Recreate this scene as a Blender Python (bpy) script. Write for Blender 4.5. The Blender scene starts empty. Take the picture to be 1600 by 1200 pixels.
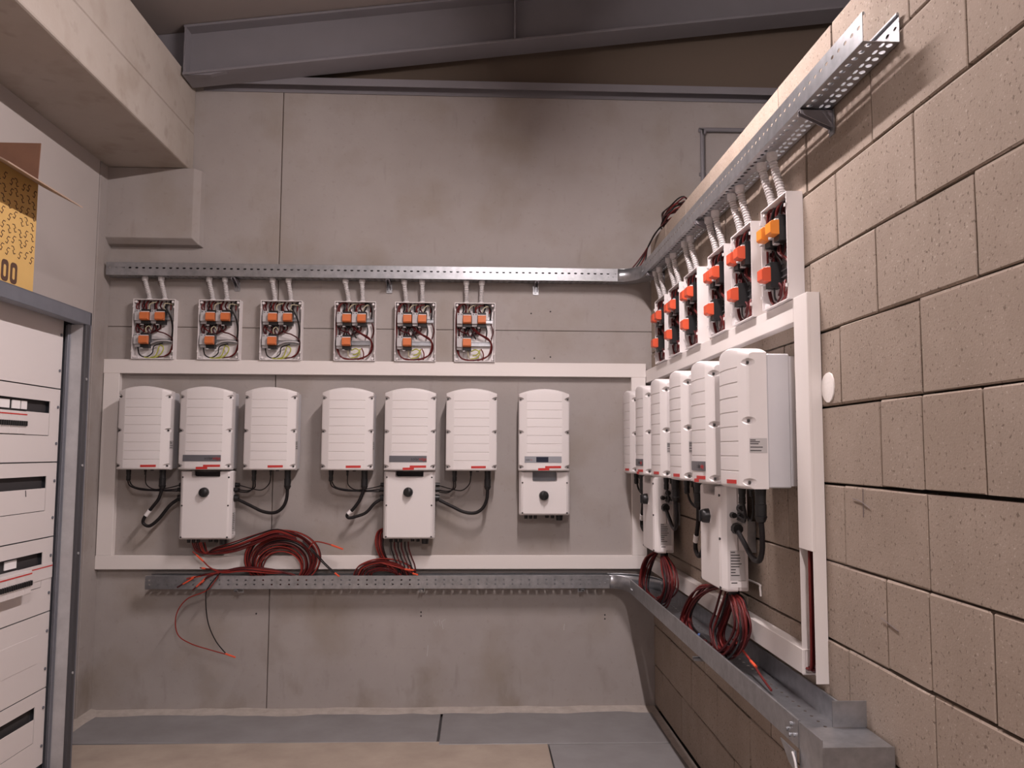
import bpy, bmesh, math, random
from mathutils import Vector, Matrix

random.seed(7)
scene = bpy.context.scene
COL = scene.collection

# ------------------------------------------------------------------ camera
F_PX = 1300.0
CAM = Vector((-1.147, -5.45, 1.627))
yaw, pitch, roll = (math.radians(a) for a in (2.325, 4.71, 0.26))
fwd = Vector((math.sin(yaw) * math.cos(pitch), math.cos(yaw) * math.cos(pitch), math.sin(pitch)))
rt0 = Vector((math.cos(yaw), -math.sin(yaw), 0))
up0 = rt0.cross(fwd)
rt = rt0 * math.cos(roll) + up0 * math.sin(roll)
up = -rt0 * math.sin(roll) + up0 * math.cos(roll)
cd = bpy.data.cameras.new('camera')
cd.sensor_width = 36.0
cd.lens = F_PX / 1600 * 36
cd.clip_start = 0.05
cam = bpy.data.objects.new('camera', cd)
m = Matrix.Identity(4)
for i in range(3):
    m[i][0], m[i][1], m[i][2], m[i][3] = rt[i], up[i], -fwd[i], CAM[i]
cam.matrix_world = m
COL.objects.link(cam)
scene.camera = cam

# ------------------------------------------------------------------ world, exposure
world = bpy.data.worlds.new('world')
scene.world = world
world.use_nodes = True
bg = world.node_tree.nodes['Background']
bg.inputs[0].default_value = (1.0, 0.90, 0.90, 1)
bg.inputs[1].default_value = 0.2
scene.view_settings.view_transform = 'Standard'
scene.view_settings.look = 'None'
scene.view_settings.gamma = 1.0
scene.view_settings.use_curve_mapping = False
scene.view_settings.exposure = 0.08
LAMP_STRENGTH = 640.0
LAMP_COLOR = (1.0, 0.87, 0.86, 1)

# ------------------------------------------------------------------ materials
def mat(name, col, rough=0.6, metal=0.0, emit=None, noise=None, bump=None, spec=0.5, extra=None):
    """noise=(scale, amount, detail, (r,g,b) second colour); bump=(scale, strength, distance)"""
    M = bpy.data.materials.new(name)
    M.use_nodes = True
    nt = M.node_tree
    p = nt.nodes['Principled BSDF']
    p.inputs['Base Color'].default_value = (*col, 1)
    p.inputs['Roughness'].default_value = rough
    p.inputs['Metallic'].default_value = metal
    p.inputs['Specular IOR Level'].default_value = spec
    if emit:
        p.inputs['Emission Color'].default_value = emit[0]
        p.inputs['Emission Strength'].default_value = emit[1]
    if noise or bump or extra:
        geo = nt.nodes.new('ShaderNodeNewGeometry')
    if noise:
        n = nt.nodes.new('ShaderNodeTexNoise')
        n.inputs['Scale'].default_value = noise[0]
        n.inputs['Detail'].default_value = noise[2]
        n.inputs['Roughness'].default_value = 0.6
        nt.links.new(geo.outputs['Position'], n.inputs['Vector'])
        r = nt.nodes.new('ShaderNodeValToRGB')
        r.color_ramp.elements[0].position = 0.5 - noise[1]
        r.color_ramp.elements[0].color = (*noise[3], 1)
        r.color_ramp.elements[1].position = 0.5 + noise[1]
        r.color_ramp.elements[1].color = (*col, 1)
        nt.links.new(n.outputs['Fac'], r.inputs['Fac'])
        nt.links.new(r.outputs['Color'], p.inputs['Base Color'])
        M['ramp'] = r.name
    if bump:
        n2 = nt.nodes.new('ShaderNodeTexNoise')
        n2.inputs['Scale'].default_value = bump[0]
        n2.inputs['Detail'].default_value = 4
        nt.links.new(geo.outputs['Position'], n2.inputs['Vector'])
        b = nt.nodes.new('ShaderNodeBump')
        b.inputs['Strength'].default_value = bump[1]
        b.inputs['Distance'].default_value = bump[2]
        nt.links.new(n2.outputs['Fac'], b.inputs['Height'])
        nt.links.new(b.outputs['Normal'], p.inputs['Normal'])
    return M

def mixin(M, fac_socket, col):
    """mix another colour over the material's base colour"""
    nt = M.node_tree
    p = nt.nodes['Principled BSDF']
    mx = nt.nodes.new('ShaderNodeMix')
    mx.data_type = 'RGBA'
    inp = p.inputs['Base Color']
    if inp.links:
        nt.links.new(inp.links[0].from_socket, mx.inputs[6])
    else:
        mx.inputs[6].default_value = inp.default_value
    mx.inputs[7].default_value = (*col, 1)
    nt.links.new(fac_socket, mx.inputs[0])
    nt.links.new(mx.outputs[2], inp)

def noise_fac(M, scale, lo, hi, amount, stretch=(1, 1, 1), off=(0, 0, 0)):
    nt = M.node_tree
    geo = nt.nodes.new('ShaderNodeNewGeometry')
    mp = nt.nodes.new('ShaderNodeMapping')
    mp.inputs['Scale'].default_value = stretch
    mp.inputs['Location'].default_value = off
    nt.links.new(geo.outputs['Position'], mp.inputs['Vector'])
    n = nt.nodes.new('ShaderNodeTexNoise')
    n.inputs['Scale'].default_value = scale
    n.inputs['Detail'].default_value = 5
    nt.links.new(mp.outputs['Vector'], n.inputs['Vector'])
    mr = nt.nodes.new('ShaderNodeMapRange')
    mr.inputs['From Min'].default_value = lo
    mr.inputs['From Max'].default_value = hi
    mr.inputs['To Min'].default_value = 0
    mr.inputs['To Max'].default_value = amount
    nt.links.new(n.outputs['Fac'], mr.inputs['Value'])
    return mr.outputs['Result']

def height_mask(M, fac, z0, z1):
    """fac times a smooth fade from 1 at z0 to 0 at z1 (dirt splashed up from the ground)"""
    nt = M.node_tree
    geo = nt.nodes.new('ShaderNodeNewGeometry')
    sx = nt.nodes.new('ShaderNodeSeparateXYZ')
    nt.links.new(geo.outputs['Position'], sx.inputs[0])
    mr = nt.nodes.new('ShaderNodeMapRange')
    mr.inputs['From Min'].default_value = z0
    mr.inputs['From Max'].default_value = z1
    mr.inputs['To Min'].default_value = 1
    mr.inputs['To Max'].default_value = 0
    nt.links.new(sx.outputs['Z'], mr.inputs['Value'])
    mu = nt.nodes.new('ShaderNodeMath')
    mu.operation = 'MULTIPLY'
    nt.links.new(mr.outputs['Result'], mu.inputs[0])
    nt.links.new(fac, mu.inputs[1])
    return mu.outputs[0]

CONCRETE = mat('concrete_panel', (0.40, 0.368, 0.352), 0.85, noise=(1.6, 0.22, 5, (0.345, 0.312, 0.295)), bump=(60, 0.12, 0.004), spec=0.3)
mixin(CONCRETE, noise_fac(CONCRETE, 2.6, 0.50, 0.70, 0.55), (0.29, 0.245, 0.20))
mixin(CONCRETE, noise_fac(CONCRETE, 30, 0.60, 0.75, 0.25), (0.24, 0.21, 0.18))
mixin(CONCRETE, height_mask(CONCRETE, noise_fac(CONCRETE, 3.4, 0.54, 0.68, 0.6, (1, 1, 0.7), (3.1, 0, 1.7)), 0.1, 0.85), (0.22, 0.185, 0.15))
mixin(CONCRETE, noise_fac(CONCRETE, 7.0, 0.62, 0.76, 0.3, (2.2, 1, 0.5), (0, 0, 5)), (0.21, 0.18, 0.155))
BEAM = mat('beam_concrete', (0.44, 0.395, 0.355), 0.85, noise=(2.4, 0.25, 5, (0.38, 0.33, 0.285)), bump=(50, 0.15, 0.005), spec=0.3)
mixin(BEAM, noise_fac(BEAM, 4.0, 0.56, 0.74, 0.45), (0.27, 0.215, 0.165))
mixin(BEAM, noise_fac(BEAM, 9.0, 0.60, 0.75, 0.4, (1, 1, 1), (5, 2, 0)), (0.24, 0.20, 0.16))
PLASTER = mat('left_wall_paint', (0.47, 0.43, 0.41), 0.8, noise=(2.0, 0.3, 4, (0.435, 0.395, 0.375)), bump=(90, 0.06, 0.002), spec=0.3)
BRICK = mat('block', (0.37, 0.305, 0.255), 0.9, noise=(5.0, 0.25, 6, (0.29, 0.235, 0.192)), bump=(160, 0.22, 0.004), spec=0.25)
mixin(BRICK, noise_fac(BRICK, 85, 0.60, 0.68, 0.8), (0.12, 0.09, 0.072))
mixin(BRICK, noise_fac(BRICK, 120, 0.62, 0.70, 0.5, (1, 1, 1), (3, 3, 3)), (0.60, 0.52, 0.45))
_nt = BRICK.node_tree
_oi = _nt.nodes.new('ShaderNodeObjectInfo')
_mr = _nt.nodes.new('ShaderNodeMapRange')
_mr.inputs['To Min'].default_value = 0.0
_mr.inputs['To Max'].default_value = 0.28
_nt.links.new(_oi.outputs['Random'], _mr.inputs['Value'])
mixin(BRICK, _mr.outputs['Result'], (0.26, 0.20, 0.155))
GROUT = mat('panel_joint', (0.16, 0.125, 0.10), 0.95, spec=0.1)
JOINT = mat('joint_dark', (0.035, 0.028, 0.024), 0.95, spec=0.1)  # near-black tone of the block joints and the wall gap
MORTAR = mat('mortar', (0.50, 0.45, 0.41), 0.9, noise=(14, 0.25, 5, (0.36, 0.32, 0.285)), bump=(80, 0.4, 0.006))
FLOOR_GREY = mat('floor_grey', (0.285, 0.28, 0.285), 0.55, noise=(4.0, 0.3, 6, (0.20, 0.19, 0.19)), bump=(30, 0.08, 0.004))
FLOOR_TAN = mat('floor_tan', (0.44, 0.37, 0.305), 0.75, noise=(4.5, 0.28, 6, (0.31, 0.25, 0.205)), bump=(30, 0.1, 0.004))
FLOOR_BASE = mat('floor_base', (0.06, 0.055, 0.055), 0.9)
ROOF = mat('roof_deck', (0.29, 0.25, 0.235), 0.85, noise=(1.2, 0.3, 4, (0.25, 0.215, 0.20)))
STEEL_PAINT = mat('steel_paint', (0.225, 0.215, 0.235), 0.5, noise=(3, 0.3, 3, (0.195, 0.185, 0.20)))
GALV = mat('galvanised', (0.50, 0.51, 0.535), 0.36, 0.9, noise=(22, 0.2, 4, (0.36, 0.37, 0.39)))
ALU = mat('aluminium_sheet', (0.70, 0.70, 0.73), 0.38, 0.25, noise=(6, 0.3, 3, (0.64, 0.64, 0.67)))
CAB_STEEL = mat('cabinet_steel', (0.19, 0.20, 0.23), 0.45, 0.35, noise=(9, 0.25, 4, (0.155, 0.163, 0.19)))
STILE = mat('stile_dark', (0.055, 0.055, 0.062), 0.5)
SCREW_M = mat('screw_dark', (0.07, 0.065, 0.065), 0.4, 0.5)
CAB_GALV = mat('cabinet_galvanised', (0.56, 0.56, 0.575), 0.5, 0.45, noise=(12, 0.22, 4, (0.45, 0.45, 0.465)))
WHITE = mat('white_enamel', (0.78, 0.745, 0.74), 0.42, bump=(300, 0.03, 0.0006))
TRUNK = mat('white_pvc', (0.79, 0.745, 0.72), 0.45)
PVC_BOX = mat('white_box_plastic', (0.80, 0.765, 0.765), 0.4)
PANEL = mat('panel_white', (0.70, 0.655, 0.645), 0.5)
GREY_PLASTIC = mat('grey_module', (0.50, 0.49, 0.50), 0.5)
CONDUIT = mat('grey_conduit', (0.60, 0.58, 0.58), 0.5)
BLACK = mat('black_plastic', (0.012, 0.012, 0.013), 0.4)
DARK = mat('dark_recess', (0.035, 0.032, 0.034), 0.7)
RED = mat('red_tape', (0.55, 0.035, 0.03), 0.5)
ORANGE = mat('orange_module', (0.70, 0.095, 0.035), 0.42)
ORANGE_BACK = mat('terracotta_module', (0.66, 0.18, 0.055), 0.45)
ORANGE_LIT = mat('orange_module_lit', (0.86, 0.27, 0.025), 0.4)  # arrester orange with the lamp's brightening painted into the colour
W_RED = mat('cable_red', (0.13, 0.014, 0.013), 0.5, spec=0.25)
W_RED2 = mat('cable_bright_red', (0.27, 0.032, 0.024), 0.5, spec=0.25)
W_BLACK = mat('cable_black', (0.014, 0.012, 0.013), 0.5, spec=0.25)
W_DRED = mat('cable_dark_red', (0.075, 0.010, 0.012), 0.5, spec=0.25)
W_GREEN = mat('cable_green_yellow', (0.44, 0.46, 0.07), 0.5)
W_PALE = mat('wire_pale', (0.52, 0.48, 0.33), 0.5)
STRIP = mat('label_grey', (0.13, 0.13, 0.145), 0.45)
STRIP2 = mat('label_light_grey', (0.30, 0.31, 0.34), 0.45)
SCREEN = mat('lcd_screen', (0.022, 0.026, 0.045), 0.2)
INK = mat('ink_dark', (0.03, 0.028, 0.03), 0.6)
PENCIL = mat('pencil', (0.14, 0.11, 0.11), 0.7)
INK_RED = mat('ink_red', (0.42, 0.03, 0.035), 0.6)
PAPER = mat('paper_label', (0.52, 0.50, 0.50), 0.6)
PAPER_W = mat('paper_white', (0.85, 0.82, 0.82), 0.6)
CARD = mat('cardboard_brown', (0.23, 0.115, 0.07), 0.85, noise=(12, 0.3, 4, (0.19, 0.095, 0.06)))
CARD_Y = mat('cardboard_yellow', (0.66, 0.43, 0.15), 0.8, noise=(8, 0.3, 4, (0.60, 0.38, 0.13)))
CARD_EDGE = mat('cardboard_edge', (0.42, 0.31, 0.24), 0.85)
CARD_INK = mat('cardboard_ink', (0.09, 0.045, 0.03), 0.8)
TUBE_ON = mat('lit_tube', (0.9, 0.9, 0.9), 0.5, emit=(LAMP_COLOR, LAMP_STRENGTH))
PATCH = mat('plaster_patch', (0.84, 0.80, 0.77), 0.85, bump=(60, 0.3, 0.004))
TIE = mat('tie_orange', (0.75, 0.10, 0.04), 0.5)
BLUE = mat('blue_ferrule', (0.05, 0.11, 0.30), 0.5)

# ------------------------------------------------------------------ mesh helpers
class MB:
    def __init__(s):
        s.v, s.f, s.m = [], [], []
    def add(s, verts, faces):
        n = len(s.v)
        s.v += [tuple(v) for v in verts]
        s.f += [tuple(n + i for i in f) for f in faces]
        return s
    def box(s, x0, x1, y0, y1, z0, z1):
        x0, x1 = sorted((x0, x1)); y0, y1 = sorted((y0, y1)); z0, z1 = sorted((z0, z1))
        return s.add([(x0, y0, z0), (x1, y0, z0), (x1, y1, z0), (x0, y1, z0), (x0, y0, z1), (x1, y0, z1), (x1, y1, z1), (x0, y1, z1)],
                     [(0, 3, 2, 1), (4, 5, 6, 7), (0, 1, 5, 4), (1, 2, 6, 5), (2, 3, 7, 6), (3, 0, 4, 7)])
    def loft(s, loops, cap=True, closed=True):
        n = len(loops[0]); b = len(s.v)
        for L in loops: s.v += [tuple(p) for p in L]
        for k in range(len(loops) - 1):
            for i in range(n if closed else n - 1):
                j = (i + 1) % n
                s.f.append((b + k * n + i, b + k * n + j, b + (k + 1) * n + j, b + (k + 1) * n + i))
        if cap:
            s.f.append(tuple(b + i for i in reversed(range(n))))
            s.f.append(tuple(b + (len(loops) - 1) * n + i for i in range(n)))
        return s
    def tube(s, pts, r, n=6, smooth=0, cap=True):
        pts = [Vector(p) for p in pts]
        if smooth: pts = spline(pts, smooth)
        R = r if isinstance(r, (list, tuple)) else [r] * len(pts)
        T = []
        for i in range(len(pts)):
            a = pts[max(i - 1, 0)]; c = pts[min(i + 1, len(pts) - 1)]
            t = (c - a)
            T.append(t.normalized() if t.length > 1e-9 else Vector((0, 0, 1)))
        ref = Vector((0, 0, 1)) if abs(T[0].z) < 0.9 else Vector((1, 0, 0))
        nrm = (ref - T[0] * ref.dot(T[0])).normalized()
        loops = []
        for i, p in enumerate(pts):
            nrm = (nrm - T[i] * nrm.dot(T[i]))
            nrm = nrm.normalized() if nrm.length > 1e-6 else T[i].orthogonal().normalized()
            bn = T[i].cross(nrm)
            loops.append([p + (nrm * math.cos(2 * math.pi * k / n) + bn * math.sin(2 * math.pi * k / n)) * R[i] for k in range(n)])
        return s.loft(loops, cap)
    def cyl(s, p0, p1, r0, r1=None, n=12):
        return s.tube([p0, p1], [r0, r0 if r1 is None else r1], n)
    def prism(s, poly, fn, t0, t1):
        """poly in 2-D, fn(a, b, t) -> xyz"""
        return s.loft([[fn(a, b, t0) for a, b in poly], [fn(a, b, t1) for a, b in poly]])
    def mesh(s, name, mats, smooth=None, bevel=0, seg=1):
        me = bpy.data.meshes.new(name)
        me.from_pydata(s.v, [], s.f)
        bm = bmesh.new(); bm.from_mesh(me)
        bmesh.ops.remove_doubles(bm, verts=bm.verts, dist=1e-5)
        bmesh.ops.recalc_face_normals(bm, faces=bm.faces)
        if bevel:
            es = [e for e in bm.edges if len(e.link_faces) == 2 and e.calc_face_angle(0) > 0.6]
            bmesh.ops.bevel(bm, geom=es, offset=bevel, segments=seg, affect='EDGES', profile=0.5)
        bm.to_mesh(me); bm.free()
        me.materials.append(mats)
        if smooth is not None:
            for p in me.polygons: p.use_smooth = True
            me.set_sharp_from_angle(angle=math.radians(smooth))
        return me
    def build(s, name, mats, parent=None, smooth=None, bevel=0, seg=1):
        return link(name, s.mesh(name, mats, smooth, bevel, seg), parent)

def spline(pts, k):
    out = []
    n = len(pts)
    for i in range(n - 1):
        p0 = pts[max(i - 1, 0)]; p1 = pts[i]; p2 = pts[i + 1]; p3 = pts[min(i + 2, n - 1)]
        for j in range(k):
            t = j / k
            out.append(0.5 * ((2 * p1) + (p2 - p0) * t + (2 * p0 - 5 * p1 + 4 * p2 - p3) * t * t + (3 * p1 - p0 - 3 * p2 + p3) * t ** 3))
    out.append(pts[-1])
    return out

def link(name, me, parent=None):
    o = bpy.data.objects.new(name, me)
    COL.objects.link(o)
    if parent: o.parent = parent
    return o

def tag(o, label, cat, group=None):
    o['label'] = label; o['category'] = cat
    if group: o['group'] = group
    return o

def thing(name, label, cat, loc=(0, 0, 0), right=False, group=None):
    o = bpy.data.objects.new(name, None)
    COL.objects.link(o)
    place(o, loc, right)
    return tag(o, label, cat, group)

def place(o, loc, right=False):
    o.location = loc
    o.rotation_euler = (0, 0, -math.pi / 2 if right else 0)

def struct(o, label=None):
    o['kind'] = 'structure'
    if label: o['label'] = label
    return o

def copy_tree(o, parent=None):
    c = o.copy()
    COL.objects.link(c)
    if parent: c.parent = parent
    for ch in list(o.children):
        copy_tree(ch, c)
    return c

def text_part(name, body, size, mtl, parent, loc, font_scale=1.0, spacing=1.0):
    """flat lettering standing in the local x-z plane, facing -y"""
    cu = bpy.data.curves.new(name, 'FONT')
    cu.body = body; cu.size = size; cu.extrude = 0.0004; cu.space_character = spacing
    cu.align_x = 'LEFT'
    t = bpy.data.objects.new(name + '_curve', cu)
    COL.objects.link(t)
    dg = bpy.context.evaluated_depsgraph_get()
    me = bpy.data.meshes.new_from_object(t.evaluated_get(dg))
    bpy.data.objects.remove(t)
    me.transform(Matrix.Rotation(math.pi / 2, 4, 'X') @ Matrix.Scale(font_scale, 4, (1, 0, 0)))
    me.materials.clear(); me.materials.append(mtl)
    o = link(name, me, parent)
    o.location = loc
    return o

def rrect(x0, x1, z0, z1, r, n=4):
    out = []
    for cx, cz, a0 in ((x1 - r, z0 + r, -90), (x1 - r, z1 - r, 0), (x0 + r, z1 - r, 90), (x0 + r, z0 + r, 180)):
        for i in range(n + 1):
            a = math.radians(a0 + 90 * i / n)
            out.append((cx + r * math.cos(a), cz + r * math.sin(a)))
    return out

# ================================================================== THE SETTING
# world: x along the back wall (0 = corner with the block wall), y = 0 on the back wall, z up
XL = -3.552                      # left wall face
SL = 0.1305                      # roof slope
def roof_z(x): return 4.385 + SL * (x + 2.57)

# ---- floor: dark base with loose boards and slabs laid on it
fb = MB().box(XL - 0.2, 0.25, -7.5, 0.0, -0.14, -0.022).build('floor', FLOOR_BASE)
struct(fb)
def board(x0, x1, y0, y1, mt, dz=0.0, skew=0.0):
    b = MB()
    z0, z1 = -0.022, dz
    b.loft([[(x0, y0, z), (x1, y0 + skew, z), (x1, y1, z), (x0, y1, z)] for z in (z0, z1)])
    return b.build('floor_board', mt, fb, bevel=0.003)
board(XL, -1.366, -0.565, -0.0, FLOOR_GREY, 0.0, -0.03)
board(-1.352, 0.0, -0.640, -0.0, FLOOR_GREY, 0.001, -0.005)
board(XL, -0.742, -7.5, -0.585, FLOOR_TAN, -0.002)
board(-0.735, 0.0, -7.5, -0.652, FLOOR_GREY, -0.001)

# ---- mortar fillets where the walls meet the floor
def fillet(name, pts, w0, hgt):
    """pts along the wall foot, each with an inward direction"""
    b = MB(); loops = []
    for i, (x, y, dx, dy) in enumerate(pts):
        w = w0 * random.uniform(0.75, 1.2); h = hgt * random.uniform(0.7, 1.25)
        loops.append([(x, y, 0.0), (x + dx * w, y + dy * w, 0.0), (x + dx * w * 0.45, y + dy * w * 0.45, h * 0.55), (x, y, h)])
    b.loft(loops)
    return struct(b.build(name, MORTAR, smooth=60))
fillet('trim_1', [(XL + i * (-XL) / 30, 0.0, 0, -1) for i in range(31)], 0.10, 0.016)
fillet('trim_2', [(0.0, -0.02 - i * 0.25, -1, 0) for i in range(24)], 0.045, 0.009)
fillet('trim_3', [(XL, -0.0 - i * 0.22, 1, 0) for i in range(20)], 0.07, 0.02)

# ---- back wall: precast panels with open joints
wb = struct(MB().box(-3.9, 3.2, 0.012, 0.22, -0.1, 5.3).build('wall_back', GROUT))
def panel(x0, x1, z0, z1, name='concrete_panel', proud=0.0):
    return MB().box(x0, x1, -proud, 0.05, z0, z1).build(name, CONCRETE, wb, bevel=0.004)
JX = -2.466
panel(-3.9, JX - 0.0025, -0.1, 2.429)
panel(JX + 0.0025, 3.2, -0.1, 2.429, proud=0.002)
panel(-3.9, JX - 0.0025, 2.432, 4.085)
panel(JX + 0.0025, 3.2, 2.432, 4.085, proud=-0.003)
panel(-3.03, 3.2, 4.09, 5.3, 'gable_panel', proud=-0.02)
# drilled holes
def disc(b, c, r, ax, n=8, t=0.001):
    c = Vector(c)
    a = Vector(ax)
    b.cyl(c, c + a * t, r, r, n)
for (x, z) in ((-0.801, 2.546), (-0.779, 2.248), (-0.673, 2.560), (-0.673, 2.257), (-1.502, 0.606), (-1.502, 0.582), (-0.319, 0.585), (-0.319, 0.560), (-2.545, 0.60)):
    b = MB(); disc(b, (x, -0.0022, z), 0.0055, (0, -1, 0)); b.build('drill_hole', DARK, wb)
# chalk scratches left on the panel
for pts in ([(-1.42, 0.55), (-1.405, 0.515), (-1.395, 0.55), (-1.385, 0.56), (-1.38, 0.52)], [(-1.36, 0.50), (-1.37, 0.545), (-1.345, 0.56)], [(-1.455, 0.40), (-1.46, 0.33)], [(-0.58, 0.53), (-0.585, 0.49)]):
    MB().tube([(x, -0.0025, z) for x, z in pts], 0.0022, 4).build('chalk_mark', PAPER, wb)

# pier under the beam seat and the beam seat block
pier = MB(); pier.box(XL, -2.975, -0.0045, 0.02, 2.76, 2.99)
struct(pier.build('trim_4', CONCRETE))
cb = MB()
cb.loft([[(XL, 0.0, 2.955), (-2.955, 0.0, 2.955), (-2.955, 0.0, 3.457), (XL, 0.0, 3.457)],
         [(XL, -0.055, 2.962), (-2.968, -0.055, 2.962), (-2.968, -0.055, 3.457), (XL, -0.055, 3.457)],
         [(XL, -0.100, 2.995), (-3.000, -0.100, 2.995), (-3.000, -0.100, 3.457), (XL, -0.100, 3.457)]])
seat_block = struct(cb.build('trim_5', CONCRETE, bevel=0.003))

# ---- concrete beam running along the left wall
bm_ = MB()
bm_.box(XL - 0.2, -3.040, -7.5, -0.002, 3.459, 3.716)
beam = struct(bm_.build('beam_left', BEAM, bevel=0.012, seg=2), 'long concrete beam running out from the back wall above the left wall')
MB().box(XL - 0.2, -3.043, -7.5, -0.002, 3.7165, 4.06).build('beam_upper_lift', BEAM, beam, bevel=0.007)
# ---- left wall: panel plus the column strip beside the back wall
wl = struct(MB().box(XL - 0.2, XL, -7.5, -0.212, -0.1, 3.46).build('wall_left', PLASTER))
MB().box(XL - 0.2, XL + 0.004, -0.2, 0.0, -0.1, 3.46).build('column_face', CONCRETE, wl, bevel=0.004)
MB().box(XL - 0.19, XL - 0.03, -0.215, -0.195, -0.1, 3.46).build('joint_gap', JOINT, wl)
MB().box(XL - 0.2, XL - 0.0, -7.5, -0.0, 4.06, 4.6).build('upper_infill', ROOF, wl)

# ---- block wall on the right, every block a piece of its own
WY1 = -7.5
wr = struct(MB().box(0.035, 0.165, WY1, 0.0, 0.0, 3.03).build('wall_right', JOINT))
def block_mesh(L, k):
    rnd = random.Random(100 + k)
    b = MB()
    H = 0.2515
    g = 0.0038
    b.box(0.0, 0.2, -L + g, -g, g, H - g)
    me = b.mesh('block_%d' % k, BRICK, bevel=0.0035)
    for v in me.vertices:
        v.co.x += rnd.uniform(-0.0012, 0.0012)
        v.co.y += rnd.uniform(-0.0028, 0.0028)
        v.co.z += rnd.uniform(-0.0026, 0.0026)
    return me
FULL = [block_mesh(0.482, k) for k in range(6)]
cache = {}
def get_block(L):
    if abs(L - 0.482) < 1e-3: return random.choice(FULL)
    key = round(L, 3)
    if key not in cache: cache[key] = block_mesh(L, 20 + len(cache))
    return cache[key]
for row in range(12):
    z0 = 3.04 - 0.2515 * (12 - row)
    first = -0.230 if row % 2 == 0 else -0.458
    ys = [0.0, first]
    while ys[-1] > WY1 + 0.05: ys.append(max(ys[-1] - 0.482, WY1))
    if row in (4, 6):
        j = -3.345
        ys = sorted(set(ys + [j]), reverse=True)
    for a, c in zip(ys[:-1], ys[1:]):
        o = link('brick', get_block(a - c), wr)
        o.location = (random.uniform(-0.0015, 0.0025), a, z0)
# plaster dab and pencil marks on the blocks
wf = struct(MB().box(3.2, 3.4, -7.5, 0.2, -0.1, 5.4).build('light_block_beyond', CONCRETE))  # unseen wall added to keep outside light off the upper back wall
struct(MB().box(0.2, 3.2, -7.6, -7.5, -0.1, 5.4).build('light_block_rear', CONCRETE))  # unseen piece added to shut out light behind the block wall
b = MB()
out = []
for i in range(14):
    a = 2 * math.pi * i / 14
    rr = 1 + 0.04 * math.sin(3 * a + 1) + 0.05 * math.cos(2 * a)
    out.append((-2.772 + 0.047 * rr * math.cos(a), 1.845 + 0.052 * rr * math.sin(a)))
b.loft([[(0.002, y, z) for y, z in out], [(-0.0022, y, z) for y, z in out], [(-0.0036, -2.772 + (y + 2.772) * 0.7, 1.845 + (z - 1.845) * 0.7) for y, z in out]])
b.build('plaster_dab', PATCH, wr, smooth=50)
for pts in ([(-2.935, 1.492), (-2.985, 1.487), (-3.045, 1.470)], [(-3.005, 1.525), (-3.003, 1.49), (-3.004, 1.44)], [(-3.09, 1.165), (-3.14, 1.157), (-3.19, 1.148)]):
    MB().tube([(-0.0025, y, z) for y, z in pts], 0.0013, 4).build('pencil_mark', PENCIL, wr)

# ---- roof deck, sloped rafter, steel ledge
b = MB()
b.loft([[(x, y, z) for x, z in ((-3.9, roof_z(-3.9)), (3.2, roof_z(3.2)), (3.2, roof_z(3.2) + 0.1), (-3.9, roof_z(-3.9) + 0.1))] for y in (0.2, -7.5)])
ceil = struct(b.build('ceiling', ROOF))

def slope_box(b, x0, x1, d0, d1, h0, h1):
    """box between x0,x1 that follows the roof slope; h measured below the roof deck"""
    b.loft([[(x0, -d0, roof_z(x0) - h1), (x0, -d1, roof_z(x0) - h1), (x0, -d1, roof_z(x0) - h0), (x0, -d0, roof_z(x0) - h0)],
            [(x1, -d0, roof_z(x1) - h1), (x1, -d1, roof_z(x1) - h1), (x1, -d1, roof_z(x1) - h0), (x1, -d0, roof_z(x1) - h0)]])
raf = thing('steel_rafter', 'grey painted steel roof rafter sloping up to the right below the roof', 'steel beam')
b = MB(); slope_box(b, -3.030, 3.1, 0.193, 0.207, 0.02, 0.315); b.build('web', STEEL_PAINT, raf)
b = MB(); slope_box(b, -3.030, 3.1, 0.10, 0.30, 0.315, 0.331); b.build('bottom_flange', STEEL_PAINT, raf, bevel=0.002)
b = MB(); slope_box(b, -3.030, 3.1, 0.10, 0.30, 0.004, 0.02); b.build('top_flange', STEEL_PAINT, raf, bevel=0.002)
for x in (-3.02, -0.93):
    b = MB(); slope_box(b, x - 0.006, x + 0.006, 0.207, 0.296, 0.02, 0.315); b.build('stiffener', STEEL_PAINT, raf)
b = MB(); slope_box(b, -0.93, -0.86, 0.207, 0.211, 0.02, 0.3); b.build('splice_plate', STEEL_PAINT, raf)
b = MB()
b.loft([[(x, -d, z) for x, z in ((-3.5, 4.062), (-3.031, 4.062), (-3.031, roof_z(-3.031) - 0.005), (-3.5, roof_z(-3.5) - 0.005))] for d in (0.193, 0.207)])
b.build('web_end', STEEL_PAINT, raf)
# gusset under the rafter foot
b = MB()
b.loft([[(-3.028, -d, 3.995), (-2.86, -d, 4.00), (-2.76, -d, roof_z(-2.76) - 0.332), (-3.028, -d, roof_z(-3.028) - 0.332)] for d in (0.250, 0.290)])
b.build('gusset_plate', STEEL_PAINT, raf)

led = thing('steel_ledge', 'grey steel angle running level along the top of the concrete panels', 'steel angle')
MB().box(-2.99, 3.1, -0.008, -0.002, 4.02, 4.085).build('vertical_leg', STEEL_PAINT, led)
MB().box(-2.99, 3.1, -0.10, -0.008, 4.077, 4.085).build('horizontal_leg', STEEL_PAINT, led)
MB().box(-2.99, 3.1, -0.10, -0.094, 4.035, 4.077).build('lip', STEEL_PAINT, led)

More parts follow.
